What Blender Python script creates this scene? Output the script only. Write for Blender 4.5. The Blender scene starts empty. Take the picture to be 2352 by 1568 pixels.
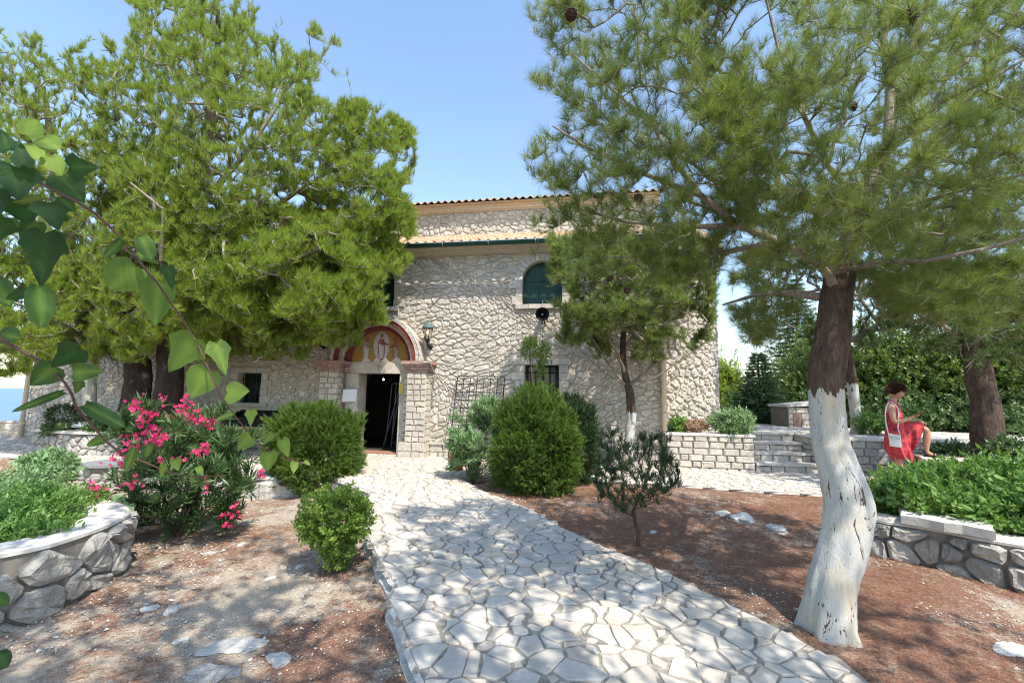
import bpy, bmesh, math, random
import numpy as np
from mathutils import Vector, Matrix, noise as mnoise
R = math.radians
SC = bpy.context.scene
COL = SC.collection

# ------------------------------------------------------------------ camera, sky, sun
PITCH, ROLL, FOC = R(6.55), R(1.0), 16.0
CAM = Vector((0, 0, 1.42))
cf = Vector((0, math.cos(PITCH), math.sin(PITCH)))
r0_ = Vector((1, 0, 0)); u0_ = Vector((0, -math.sin(PITCH), math.cos(PITCH)))
cr = r0_*math.cos(ROLL) + u0_*math.sin(ROLL)
cu = -r0_*math.sin(ROLL) + u0_*math.cos(ROLL)
cd = bpy.data.cameras.new('camera'); cam = bpy.data.objects.new('camera', cd); COL.objects.link(cam)
cd.lens = FOC; cd.sensor_width = 36; cd.clip_start = 0.05; cd.clip_end = 60000
m = Matrix((cr, cu, -cf)).transposed().to_4x4(); m.translation = CAM
cam.matrix_world = m
SC.camera = cam
SUN_EL, SUN_AZ = 57.0, 32.0
sh = math.cos(R(SUN_EL))
SUN = Vector((math.sin(R(SUN_AZ))*sh, -math.cos(R(SUN_AZ))*sh, math.sin(R(SUN_EL))))
w = bpy.data.worlds.new('World'); SC.world = w; w.use_nodes = True
nt = w.node_tree; bg = nt.nodes['Background']
sky = nt.nodes.new('ShaderNodeTexSky'); sky.sky_type = 'NISHITA'; sky.sun_disc = False
sky.sun_elevation = R(SUN_EL); sky.sun_rotation = math.atan2(SUN.x, SUN.y)
sky.altitude = 200; sky.air_density = 1.3; sky.dust_density = 0.9; sky.ozone_density = 2.2
nt.links.new(sky.outputs[0], bg.inputs[0]); bg.inputs[1].default_value = 0.132
sl = bpy.data.lights.new('sun', 'SUN'); so = bpy.data.objects.new('sun', sl); COL.objects.link(so)
sl.energy = 3.0; sl.angle = R(0.5); sl.color = (1.0, 0.94, 0.84)
so.rotation_euler = SUN.to_track_quat('Z', 'Y').to_euler()
SC.view_settings.view_transform = 'Standard'; SC.view_settings.look = 'None'
SC.view_settings.exposure = 1.32; SC.view_settings.gamma = 1
SC.cycles.filter_width = 1.15; SC.cycles.denoising_prefilter = 'NONE'; SC.cycles.max_bounces = 8; SC.cycles.diffuse_bounces = 3; SC.cycles.transmission_bounces = 4
SC.cycles.transparent_max_bounces = 6

# ------------------------------------------------------------------ picture -> world (units: 2352 px wide view)
FPX = FOC/36*2352
def ray(px, py):
    return cf + cr*((px-1176)/FPX) - cu*((py-784)/FPX)
def P(px, py, Y):
    d = ray(px, py); return CAM + d*(Y/d.y)
def lerp(a, b, t): return a+(b-a)*t
def sstep(a, b, x):
    t = np.clip((x-a)/(b-a), 0, 1); return t*t*(3-2*t)
def pz(y): return -0.13*(1-sstep(2.0, 7.0, y))             # height of the paved path
def gz(x, y):                                              # height of the natural ground
    z = -0.15*(1-sstep(2.5, 6.5, y)) - 0.03
    left = sstep(-0.2, -1.0, x)*(1-sstep(9.0, 9.6, y))
    z = z - left*(0.09 + 0.22*sstep(3.5, 8.0, y)*sstep(-1.5, -4.0, x))
    return z
def G(px, py, f=None):
    z = 0.0; p = None
    for _ in range(12):
        d = ray(px, py)
        p = CAM + d*((z-CAM.z)/d.z)
        if f is None: return p
        z = float(f(p.x, p.y))
    return p
def Gg(px, py): return G(px, py, gz)
def Gp(px, py): return G(px, py, lambda x, y: pz(y))
# facade frame
TH = R(10.0)
FE = Vector((math.cos(TH), -math.sin(TH), 0)); FN = Vector((-math.sin(TH), -math.cos(TH), 0))
FB = G(1000, 1047)
def W(u, z, off=0.0): return FB + FE*u + FN*off + Vector((0, 0, z))
def fp(px, py, off=0.0):
    d = ray(px, py); o = FB + FN*off
    t = (o-CAM).dot(FN)/d.dot(FN); p = CAM + d*t
    return (p-FB).dot(FE), p.z

# ------------------------------------------------------------------ object helpers
def tag(o, label=None, cat=None, group=None, kind=None):
    if label: o['label'] = label
    if cat: o['category'] = cat
    if group: o['group'] = group
    if kind: o['kind'] = kind
    return o
def thing(name, loc, label, cat, group=None):
    o = bpy.data.objects.new(name, None); COL.objects.link(o); o.location = loc; o.empty_display_size = 0.1
    return tag(o, label, cat, group)
def wloc(par):
    v = Vector((0, 0, 0))
    while par is not None: v = v + Vector(par.location); par = par.parent
    return v
def link(name, me, par=None):
    o = bpy.data.objects.new(name, me); COL.objects.link(o)
    if par is not None: o.parent = par
    return o
def tris(name, V, F, mats, par=None, attr=None, smooth=False, mi=None):
    V = np.asarray(V, dtype=np.float32); F = np.asarray(F, dtype=np.int32)
    if par is not None: V = V - np.array(wloc(par), dtype=np.float32)
    me = bpy.data.meshes.new(name); k = F.shape[1]
    me.vertices.add(len(V)); me.vertices.foreach_set('co', V.ravel())
    me.loops.add(F.size); me.loops.foreach_set('vertex_index', F.ravel())
    me.polygons.add(len(F)); me.polygons.foreach_set('loop_start', np.arange(0, F.size, k, dtype=np.int32))
    me.polygons.foreach_set('loop_total', np.full(len(F), k, dtype=np.int32))
    for m_ in (mats if isinstance(mats, (list, tuple)) else [mats]): me.materials.append(m_)
    if mi is not None: me.polygons.foreach_set('material_index', np.asarray(mi, dtype=np.int32))
    me.polygons.foreach_set('use_smooth', np.full(len(F), smooth, dtype=bool))
    if attr is not None:
        a = me.attributes.new('v', 'FLOAT', 'POINT'); a.data.foreach_set('value', np.asarray(attr, dtype=np.float32))
    me.update(calc_edges=True)
    return link(name, me, par)

class MB:
    """collects polygons in world space, then links them as ONE mesh object"""
    def __init__(s): s.V = []; s.F = []; s.M = []; s.A = []; s.S = []
    def add(s, vs, fs, m=0, a=0.5, smooth=False):
        b = len(s.V); s.V += [tuple(v) for v in vs]; s.A += [a]*len(vs)
        for f in fs: s.F.append([b+i for i in f]); s.M.append(m); s.S.append(smooth)
    def box(s, o, x, y, z, m=0, a=0.5):           # origin corner + three edge vectors
        o, x, y, z = map(Vector, (o, x, y, z))
        vs = [o, o+x, o+x+y, o+y, o+z, o+x+z, o+x+y+z, o+y+z]
        fs = [(0,3,2,1), (4,5,6,7), (0,1,5,4), (1,2,6,5), (2,3,7,6), (3,0,4,7)]
        s.add(vs, fs, m, a)
    def fbox(s, u0, u1, z0, z1, o0, o1, m=0, a=0.5, j=0.0):   # box on the facade frame
        jj = lambda: random.uniform(-j, j)
        vs = []
        for off in (o0, o1):
            q = 1 if off == max(o0, o1) else 0
            for (u, z) in ((u0, z0), (u1, z0), (u1, z1), (u0, z1)):
                vs.append(W(u+jj()*q, z+jj()*q, off+jj()*q))
        s.add(vs, [(0,1,2,3), (7,6,5,4), (0,4,5,1), (1,5,6,2), (2,6,7,3), (3,7,4,0)], m, a)
    def tube(s, pts, rad, n=8, m=0, a=0.5, smooth=True, cap=True):
        pts = [Vector(p) for p in pts]
        if not hasattr(rad, '__len__'): rad = [rad]*len(pts)
        rings = []; prev = None; vs = []
        for i, p in enumerate(pts):
            t = (pts[min(i+1, len(pts)-1)] - pts[max(i-1, 0)])
            if t.length < 1e-7: t = Vector((0, 0, 1))
            t.normalize()
            if prev is None:
                x = t.cross(Vector((0, 0, 1)))
                if x.length < 0.1: x = t.cross(Vector((1, 0, 0)))
                x.normalize()
            else:
                x = prev - t*prev.dot(t); x.normalize()
            prev = x; y = t.cross(x)
            for k in range(n):
                c = 2*math.pi*k/n; vs.append(p + (x*math.cos(c)+y*math.sin(c))*rad[i])
        fs = []
        for i in range(len(pts)-1):
            for k in range(n):
                k2 = (k+1) % n; fs.append((i*n+k, i*n+k2, (i+1)*n+k2, (i+1)*n+k))
        if cap: fs.append(tuple(range(n-1, -1, -1))); fs.append(tuple((len(pts)-1)*n+k for k in range(n)))
        s.add(vs, fs, m, a, smooth)
    def lathe(s, c, prof, n=20, m=0, a=0.5, smooth=True, ax=None, cap=False):   # prof [(r, z)]
        c = Vector(c)
        if ax is None: X, Y_, Z = Vector((1,0,0)), Vector((0,1,0)), Vector((0,0,1))
        else:
            Z = Vector(ax).normalized(); X = Z.cross(Vector((0,0,1)))
            if X.length < .05: X = Vector((1,0,0))
            X.normalize(); Y_ = Z.cross(X)
        vs = []; fs = []
        for (r, z) in prof:
            for k in range(n):
                t = 2*math.pi*k/n; vs.append(c + (X*math.cos(t)+Y_*math.sin(t))*r + Z*z)
        for i in range(len(prof)-1):
            for k in range(n):
                k2 = (k+1) % n; fs.append((i*n+k, i*n+k2, (i+1)*n+k2, (i+1)*n+k))
        if cap: fs.append(tuple(range(n-1, -1, -1))); fs.append(tuple((len(prof)-1)*n+k for k in range(n)))
        s.add(vs, fs, m, a, smooth)
    def prism(s, bot, top, m=0, a=0.5, cap=True):
        n = len(bot); vs = list(bot)+list(top); fs = [(i, (i+1) % n, n+(i+1) % n, n+i) for i in range(n)]
        if cap: fs.append(tuple(range(n, 2*n))); fs.append(tuple(range(n-1, -1, -1)))
        s.add(vs, fs, m, a)
    def build(s, name, mats, par=None):
        if not isinstance(mats, (list, tuple)): mats = [mats]
        me = bpy.data.meshes.new(name); off = wloc(par) if par is not None else Vector((0, 0, 0))
        me.from_pydata([(v[0]-off.x, v[1]-off.y, v[2]-off.z) for v in s.V], [], s.F)
        for m_ in mats: me.materials.append(m_)
        me.polygons.foreach_set('material_index', s.M)
        me.polygons.foreach_set('use_smooth', s.S)
        a = me.attributes.new('v', 'FLOAT', 'POINT'); a.data.foreach_set('value', s.A)
        me.update()
        return link(name, me, par)

# ------------------------------------------------------------------ materials
class NT:
    def __init__(s, name):
        s.m = bpy.data.materials.new(name); s.m.use_nodes = True; s.t = s.m.node_tree
        s.b = s.t.nodes['Principled BSDF']; s.out = s.t.nodes['Material Output']
        s.b.inputs['Specular IOR Level'].default_value = 0.25
    def n(s, ty, **k):
        nd = s.t.nodes.new('ShaderNode'+ty)
        for a, v in k.items():
            if a.startswith('i_'):
                key = a[2:]; key = int(key) if key.isdigit() else key.replace('_', ' ')
                nd.inputs[key].default_value = v
            else: setattr(nd, a, v)
        return nd
    def l(s, a, b): s.t.links.new(a, b)
    def pos(s, scale=(1, 1, 1)):
        g = s.n('NewGeometry'); mp = s.n('Mapping'); mp.inputs['Scale'].default_value = scale
        s.l(g.outputs['Position'], mp.inputs[0]); return mp.outputs[0]
    def noise(s, scale, detail=4, rough=0.6, vec=None, dist=0.0):
        nd = s.n('TexNoise'); nd.inputs['Scale'].default_value = scale; nd.inputs['Detail'].default_value = detail
        nd.inputs['Roughness'].default_value = rough; nd.inputs['Distortion'].default_value = dist
        s.l(vec if vec is not None else s.pos(), nd.inputs['Vector']); return nd.outputs['Fac']
    def attr(s):
        a = s.n('Attribute'); a.attribute_name = 'v'; return a.outputs['Fac']
    def ramp(s, fac, stops, interp='LINEAR'):
        r = s.n('ValToRGB'); r.color_ramp.interpolation = interp; e = r.color_ramp.elements
        while len(e) < len(stops): e.new(0.5)
        for el, (p, c) in zip(e, stops):
            el.position = p; el.color = tuple(c)+(1,) if len(c) == 3 else c
        s.l(fac, r.inputs[0]); return r.outputs[0]
    def mix(s, fac, a, b, bt='MIX'):
        x = s.n('MixRGB'); x.blend_type = bt
        for i, v in ((0, fac), (1, a), (2, b)):
            if hasattr(v, 'is_linked') or isinstance(v, bpy.types.NodeSocket): s.l(v, x.inputs[i])
            else: x.inputs[i].default_value = v if i == 0 else (tuple(v)+(1,) if len(v) == 3 else v)
        return x.outputs[0]
    def math(s, op, a, b=None, clamp=False):
        x = s.n('Math'); x.operation = op; x.use_clamp = clamp
        for i, v in ((0, a), (1, b)):
            if v is None: continue
            if isinstance(v, bpy.types.NodeSocket): s.l(v, x.inputs[i])
            else: x.inputs[i].default_value = v
        return x.outputs[0]
    def col(s, v):
        if isinstance(v, bpy.types.NodeSocket): s.l(v, s.b.inputs['Base Color'])
        else: s.b.inputs['Base Color'].default_value = tuple(v)+(1,)
        return s
    def rough(s, v): s.b.inputs['Roughness'].default_value = v; return s
    def bump(s, h, strength=0.5, dist=0.02):
        b = s.n('Bump'); b.inputs['Strength'].default_value = strength; b.inputs['Distance'].default_value = dist
        s.l(h, b.inputs['Height']); s.l(b.outputs[0], s.b.inputs['Normal']); return s

def stone_mat(name, c0, c1, c2, nscale=14, bump=.6, dist=.02, stain=None, rough=.9):
    t = NT(name); a = t.attr()
    base = t.ramp(a, [(0, c0), (.5, c1), (1, c2)])
    n1 = t.noise(nscale, 6, .65); n2 = t.noise(nscale*.22, 4)
    d = t.ramp(n1, [(.3, (.62, .60, .57)), (.62, (1.06, 1.05, 1.03))])
    c = t.mix(.75, base, d, 'MULTIPLY')
    if stain:
        f = t.ramp(n2, [(.48, (0, 0, 0)), (.68, (1, 1, 1))]); f = t.math('MULTIPLY', f, .75)
        c = t.mix(f, c, stain)
    t.col(c).rough(rough)
    n3 = t.noise(nscale*2.6, 5, .7)
    t.bump(t.math('ADD', n1, t.math('MULTIPLY', n3, .5)), bump, dist)
    return t.m
def plain(name, c, rough=.6, metal=0, var=.12, nscale=20, bump=0.0, spec=None):
    t = NT(name); n1 = t.noise(nscale, 4)
    lo = tuple(max(0, v*(1-var*2)) for v in c); hi = tuple(min(1, v*(1+var)) for v in c)
    t.col(t.ramp(n1, [(.3, lo), (.7, hi)])).rough(rough); t.b.inputs['Metallic'].default_value = metal
    if spec is not None: t.b.inputs['Specular IOR Level'].default_value = spec
    if bump: t.bump(n1, bump, .01)
    return t.m
def leaf_mat(name, dark, mid, light, trans=.35, tcol=None, rough=.45, clump=1.3, spec=.3):
    t = NT(name); a = t.attr(); n1 = t.noise(clump, 3, .6)
    f = t.math('ADD', t.math('MULTIPLY', a, .6), t.math('MULTIPLY', n1, .5))
    c = t.ramp(f, [(.2, dark), (.52, mid), (.88, light)])
    t.col(c).rough(rough); t.b.inputs['Specular IOR Level'].default_value = spec
    tr = t.n('BsdfTranslucent'); tc = t.mix(.65, c, tcol or tuple(min(1, v*1.9) for v in mid)); t.l(tc, tr.inputs[0])
    mx = t.n('MixShader'); mx.inputs[0].default_value = trans
    t.l(t.b.outputs[0], mx.inputs[1]); t.l(tr.outputs[0], mx.inputs[2]); t.l(mx.outputs[0], t.out.inputs[0])
    return t.m
def bark_mat(name, c0=(.028, .019, .015), c1=(.105, .068, .050), c2=(.20, .155, .125), white_to=None, stretch=.25):
    t = NT(name); v = t.pos((1, 1, stretch))
    n1 = t.noise(38, 6, .7, v, .6); n2 = t.noise(9, 3, .5, v)
    c = t.ramp(n1, [(.32, c0), (.5, c1), (.72, c2)]); c = t.mix(.4, c, t.ramp(n2, [(.3, c0), (.7, c1)]))
    h = n1
    if white_to is not None:
        g = t.n('NewGeometry'); sx = t.n('SeparateXYZ'); t.l(g.outputs['Position'], sx.inputs[0])
        e = t.noise(26, 3, .6, t.pos((1, 1, .3)))
        lim = t.math('ADD', t.math('MULTIPLY', e, .30), white_to-.15)
        below = t.math('LESS_THAN', sx.outputs[2], lim)
        crack = t.noise(13, 5, .72, t.pos((1, 1, .28)), 1.2)
        fine_ = t.noise(44, 4, .7, t.pos((1, 1, .22)), .5); crack = t.math('ADD', t.math('MULTIPLY', crack, .8), t.math('MULTIPLY', fine_, .2)); intact = t.math('GREATER_THAN', crack, .409)
        tone = t.ramp(t.noise(5, 5, .6, t.pos((1, 1, .5))), [(.3, (.40, .41, .41)), (.52, (.50, .485, .44)), (.72, (.58, .49, .34))])
        c = t.mix(t.math('MULTIPLY', below, intact), c, tone)
        h = t.math('ADD', t.math('MULTIPLY', n1, .5), t.math('MULTIPLY', crack, 1.0))
    t.col(c).rough(.9).bump(h, .8, .02)
    return t.m

M = {}
M['wallstone'] = stone_mat('wallstone', (.54, .505, .445), (.63, .595, .53), (.46, .44, .405), 10, .8, .025, (.43, .385, .32))
M['mortar'] = plain('mortar', (.54, .45, .34), .95, var=.12, nscale=9, bump=.5)
M['dressed'] = stone_mat('dressed', (.58, .54, .48), (.50, .455, .40), (.62, .57, .49), 16, .5, .012, (.38, .34, .29))
M['graystone'] = stone_mat('graystone', (.40, .385, .36), (.50, .48, .44), (.32, .31, .29), 13, 1.0, .035, (.25, .235, .21))
M['jointmortar'] = plain('jointmortar', (.27, .205, .155), .95, nscale=12, bump=.5)
M['darkmortar'] = plain('darkmortar', (.20, .18, .155), .95, nscale=12, bump=.5)
M['flag'] = stone_mat('flag', (.58, .545, .485), (.49, .46, .41), (.585, .50, .40), 6, .6, .008, (.40, .375, .33), .75)
M['grout'] = plain('grout', (.31, .28, .235), .95, var=.25, nscale=18, bump=.8)
M['coping'] = stone_mat('coping', (.62, .60, .56), (.56, .54, .50), (.64, .57, .50), 9, .6, .015, (.46, .41, .35), .85)
M['cornice'] = plain('cornice', (.60, .51, .405), .85, var=.07, nscale=14, bump=.3)
M['tile'] = stone_mat('tile', (.56, .37, .20), (.50, .38, .25), (.42, .23, .13), 7, .3, .01, (.44, .33, .22), .85)
M['redbrick'] = stone_mat('redbrick', (.20, .040, .036), (.26, .062, .052), (.14, .035, .032), 16, .5, .01)
M['pinkcap'] = stone_mat('pinkcap', (.34, .16, .13), (.46, .33, .27), (.38, .22, .18), 16, .5, .01)
M['green'] = plain('green', (.012, .055, .042), .45, var=.2, nscale=6)
M['gutter'] = plain('gutter', (.010, .060, .045), .4, var=.15)
M['iron'] = plain('iron', (.02, .022, .024), .55, metal=.3)
M['galv'] = plain('galv', (.45, .46, .47), .45, metal=.6)
M['pipe'] = plain('pipe', (.68, .58, .45), .6, var=.05)
M['black'] = plain('black', (.006, .006, .007), .7)
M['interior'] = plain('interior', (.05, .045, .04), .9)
M['glassdark'] = plain('glassdark', (.02, .024, .028), .12, spec=.6)
M['gold'] = stone_mat('gold', (.33, .195, .055), (.40, .25, .075), (.27, .155, .05), 60, .3, .003)
M['wood'] = plain('wood', (.40, .12, .035), .5, nscale=30, var=.2)
M['woodlt'] = plain('woodlt', (.42, .25, .11), .6, nscale=30)
M['terracotta'] = plain('terracotta', (.38, .085, .05), .7)
M['white'] = plain('white', (.74, .74, .73), .6, var=.05)
M['paper'] = plain('paper', (.72, .73, .75), .7, var=.03)
M['slate'] = stone_mat('slate', (.16, .175, .19), (.24, .25, .26), (.12, .13, .14), 20, .8, .01)
M['needle'] = leaf_mat('needle', (.050, .085, .020), (.120, .180, .038), (.340, .385, .130), .45, (.38, .48, .08), .42, 1.6, .4)
M['needle_far'] = leaf_mat('needle_far', (.080, .130, .020), (.205, .280, .038), (.390, .450, .085), .46, (.46, .60, .07), .5, .9)
M['needle_dk'] = leaf_mat('needle_dk', (.035, .070, .022), (.070, .120, .032), (.120, .175, .045), .34, (.20, .30, .06), .5, 1.4)
M['fir'] = leaf_mat('fir', (.018, .05, .022), (.035, .085, .035), (.07, .14, .05), .2, None, .5, 1.2)
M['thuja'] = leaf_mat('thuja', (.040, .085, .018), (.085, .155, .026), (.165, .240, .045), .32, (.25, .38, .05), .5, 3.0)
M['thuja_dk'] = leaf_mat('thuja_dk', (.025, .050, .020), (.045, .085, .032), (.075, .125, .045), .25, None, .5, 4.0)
M['box'] = leaf_mat('box', (.055, .11, .02), (.13, .22, .035), (.27, .36, .08), .35, (.35, .5, .08), .35, 5.0)
M['oleander'] = leaf_mat('oleander', (.035, .075, .022), (.065, .125, .035), (.15, .21, .085), .25, None, .38, 3.0)
M['pink'] = leaf_mat('pink', (.38, .010, .075), (.58, .022, .125), (.74, .09, .24), .3, (.75, .05, .18), .5, 6)
M['herb'] = leaf_mat('herb', (.050, .115, .025), (.110, .215, .045), (.210, .330, .100), .32, (.30, .48, .08), .4, 3.0)
M['herb_pale'] = leaf_mat('herb_pale', (.10, .19, .075), (.18, .30, .13), (.30, .42, .21), .3, (.35, .5, .15), .45, 5.0)
M['broad'] = leaf_mat('broad', (.028, .058, .014), (.070, .125, .026), (.180, .245, .065), .36, (.34, .46, .06), .35, 1.1)
M['ivy'] = leaf_mat('ivy', (.008, .030, .018), (.030, .080, .026), (.20, .30, .06), .34, (.20, .34, .05), .6, 9.0, .12)
M['ivystem'] = plain('ivystem', (.10, .050, .035), .6, nscale=60)
M['twig'] = bark_mat('twig', (.15, .12, .10), (.32, .27, .22), (.54, .48, .41))
M['bark'] = bark_mat('bark')
M['bark_dark_shade'] = bark_mat('bark_dark_shade', (.012, .009, .008), (.045, .032, .026), (.10, .08, .066))  # dark grey bark, blackened further to paint in the shade under the left crowns
M['cone'] = plain('cone', (.075, .045, .03), .7, nscale=60)
M['soil'] = plain('soil', (.10, .065, .045), .95, bump=.6, nscale=25)
M['rock'] = stone_mat('rock', (.55, .535, .50), (.66, .64, .60), (.46, .44, .40), 11, 1.0, .03)
M['straw'] = leaf_mat('straw', (.15, .060, .030), (.28, .125, .065), (.42, .23, .13), .15, None, .7, 3)
# ------------------------------------------------------------------ cells (irregular stones) and stonework
def clip(poly, px_, py_, nx, ny):                 # keep the side where (p - q).n <= 0
    out = []; n = len(poly)
    for i in range(n):
        a = poly[i]; b = poly[(i+1) % n]
        da = (a[0]-px_)*nx+(a[1]-py_)*ny; db = (b[0]-px_)*nx+(b[1]-py_)*ny
        if da <= 0: out.append(a)
        if (da < 0 < db) or (db < 0 < da):
            t = da/(da-db); out.append((a[0]+(b[0]-a[0])*t, a[1]+(b[1]-a[1])*t))
    return out
def voronoi(x0, x1, y0, y1, s, rng, asp=1.0, mind=.62, keep=None, wv=.30):
    """irregular cells about s across (asp: wider than tall); returns [(centre, polygon)]"""
    pts = []; cell = {}; g = s*mind
    A = (x1-x0)*(y1-y0)*asp; tries = int(A/(s*s)*14)
    for _ in range(tries):
        x = rng.uniform(x0-s, x1+s); y = rng.uniform(y0-s, y1+s)
        if keep and not keep(x, y): continue
        X, Y = x, y*asp; k = (int(X//g), int(Y//g)); ok = True
        for i in (-1, 0, 1):
            for j in (-1, 0, 1):
                for q in cell.get((k[0]+i, k[1]+j), ()):
                    if (q[0]-X)**2+(q[1]-Y)**2 < g*g: ok = False; break
        if ok: cell.setdefault(k, []).append((X, Y)); pts.append((X, Y))
    if not pts: return []
    Pn = np.array(pts); out = []; wt = [rng.random()*s*s*wv for _ in pts]
    for i, (X, Y) in enumerate(pts):
        d = ((Pn-Pn[i])**2).sum(1); nb = np.argsort(d)[1:26]
        r = s*1.5; poly = [(X-r, Y-r), (X+r, Y-r), (X+r, Y+r), (X-r, Y+r)]
        for j in nb:
            qx, qy = pts[j]
            if d[j] > (r*2.9)**2: break
            tt = .5+(wt[i]-wt[j])/(2*d[j]); tt = min(.8, max(.2, tt))
            poly = clip(poly, X+(qx-X)*tt, Y+(qy-Y)*tt, qx-X, qy-Y)
            if len(poly) < 3: break
        poly = [(a, b/asp) for a, b in poly]
        # rectangle
        for (qx, qy, nx, ny) in ((x0, 0, -1, 0), (x1, 0, 1, 0), (0, y0, 0, -1), (0, y1, 0, 1)):
            if len(poly) >= 3: poly = clip(poly, qx, qy, nx, ny)
        if len(poly) >= 3 and x0 <= X <= x1 and y0 <= Y/asp <= y1: out.append(((X, Y/asp), poly))
    return out
def courses(x0, x1, z0, z1, h, wmin, wmax, rng):
    out = []; z = z0; n = max(1, round((z1-z0)/h)); hh = (z1-z0)/n
    hs = [hh*rng.uniform(.85, 1.15) for _ in range(n)]; k = (z1-z0)/sum(hs)
    for i in range(n):
        z2 = z+hs[i]*k; x = x0 - rng.uniform(0, wmin*.6) if False else x0
        while x < x1-1e-6:
            wd = rng.uniform(wmin, wmax)
            if x1-(x+wd) < wmin*.6: wd = x1-x
            out.append((((x+wd/2), (z+z2)/2), [(x, z), (x+wd, z), (x+wd, z2), (x, z2)])); x += wd
        z = z2
    return out
def area(p): return abs(sum(p[i][0]*p[(i+1) % len(p)][1]-p[(i+1) % len(p)][0]*p[i][1] for i in range(len(p))))/2
def stones(mb, cells, frame, gap, h, rng, m=0, rnd=1, bev=.03, rough=.3, flat=False, sink=.01):
    """a rough stone on every cell; frame(u, v, height) -> world"""
    for c, poly in cells:
        if area(poly) < (gap*2.2)**2*1.5: continue
        # drop tiny edges
        q = [poly[i] for i in range(len(poly)) if math.dist(poly[i], poly[i-1]) > gap*.5]
        if len(q) < 3: continue
        cx = sum(p[0] for p in q)/len(q); cy = sum(p[1] for p in q)/len(q)
        for _ in range(rnd):
            k = .2
            q2 = []
            for i in range(len(q)):
                a = q[i]; b = q[(i+1) % len(q)]
                q2 += [(a[0]*(1-k)+b[0]*k, a[1]*(1-k)+b[1]*k), (a[0]*k+b[0]*(1-k), a[1]*k+b[1]*(1-k))]
            q = q2
        if flat:
            q3 = []
            for i in range(len(q)):
                a = q[i]; b = q[(i+1) % len(q)]; q3.append(a)
                L = math.dist(a, b)
                if L > .1: q3.append(((a[0]+b[0])/2+rng.uniform(-.06, .06)*L, (a[1]+b[1])/2+rng.uniform(-.06, .06)*L))
            q = q3
        H = h*rng.uniform(.75, 1.25) if not flat else h*rng.uniform(.8, 1.15)
        def ring(d, z, jit):
            o = []
            for (x, y) in q:
                L = math.hypot(x-cx, y-cy) or 1e-6; f = max(.15, 1-d/L*(1+rng.uniform(-jit, jit)))
                o.append(frame(cx+(x-cx)*f, cy+(y-cy)*f, z*(1+(rng.uniform(-rough, rough) if z > 0 and not flat else 0))))
            return o
        n = len(q); a = rng.random()
        r1 = ring(gap/2, -sink, .25 if not flat else .15); r2 = ring(gap/2+bev*.35, H*.72, .3 if not flat else .1)
        vs = r1+r2
        fs = [(i, (i+1) % n, n+(i+1) % n, n+i) for i in range(n)]
        if flat:
            r3 = ring(gap/2+bev*.8, H, .1); vs += r3
            fs += [(n+i, n+(i+1) % n, 2*n+(i+1) % n, 2*n+i) for i in range(n)] + [tuple(range(2*n, 3*n))]
        else:
            mean = math.sqrt(area(q)/math.pi)
            r3 = ring(gap/2+mean*.34, H, .3); vs += r3+[frame(cx+rng.uniform(-.3, .3)*mean, cy+rng.uniform(-.3, .3)*mean, H*rng.uniform(.85, 1.12))]
            fs += [(n+i, n+(i+1) % n, 2*n+(i+1) % n, 2*n+i) for i in range(n)]
            fs += [(2*n+i, 2*n+(i+1) % n, 3*n) for i in range(n)]
        mb.add(vs, fs, m, a)
def inside(poly, x, y):
    r = False; n = len(poly)
    for i in range(n):
        x1, y1 = poly[i]; x2, y2 = poly[(i+1) % n]
        if (y1 > y) != (y2 > y) and x < (x2-x1)*(y-y1)/(y2-y1)+x1: r = not r
    return r
def clip_region(cells, region, tol=.6):
    """cut cells at the boundary of a (possibly concave) region"""
    out = []; n = len(region)
    ccw = sum(region[i][0]*region[(i+1) % n][1]-region[(i+1) % n][0]*region[i][1] for i in range(n)) > 0
    for c, p in cells:
        if not inside(region, *c): continue
        for i in range(n):
            a = region[i]; b = region[(i+1) % n]; ex, ey = b[0]-a[0], b[1]-a[1]; L = math.hypot(ex, ey)
            if L < 1e-6: continue
            t = ((c[0]-a[0])*ex+(c[1]-a[1])*ey)/L/L
            d = ((c[0]-a[0])*ey-(c[1]-a[1])*ex)/L          # >0 : outside for ccw
            if not ccw: d = -d
            if -tol < d <= 0 and -.25 <= t <= 1.25:
                s_ = 1 if ccw else -1
                p = clip(p, a[0], a[1], ey/L*s_, -ex/L*s_)
                if len(p) < 3: break
        if len(p) >= 3: out.append((c, p))
    return out
def along(pts):                                    # frame along a ground polyline: u = arc length
    pts = [Vector((p[0], p[1], 0)) for p in pts]; L = [0]
    for a, b in zip(pts, pts[1:]): L.append(L[-1]+(b-a).length)
    def at(u):
        for i in range(len(pts)-1):
            if u <= L[i+1] or i == len(pts)-2:
                t = (u-L[i])/(L[i+1]-L[i]); return pts[i].lerp(pts[i+1], t), (pts[i+1]-pts[i]).normalized()
    def nrm(u):
        _, a = at(max(0, u-.12)); _, b = at(min(L[-1], u+.12)); t = (a+b).normalized(); return Vector((t.y, -t.x, 0))
    return L[-1], at, nrm

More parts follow.
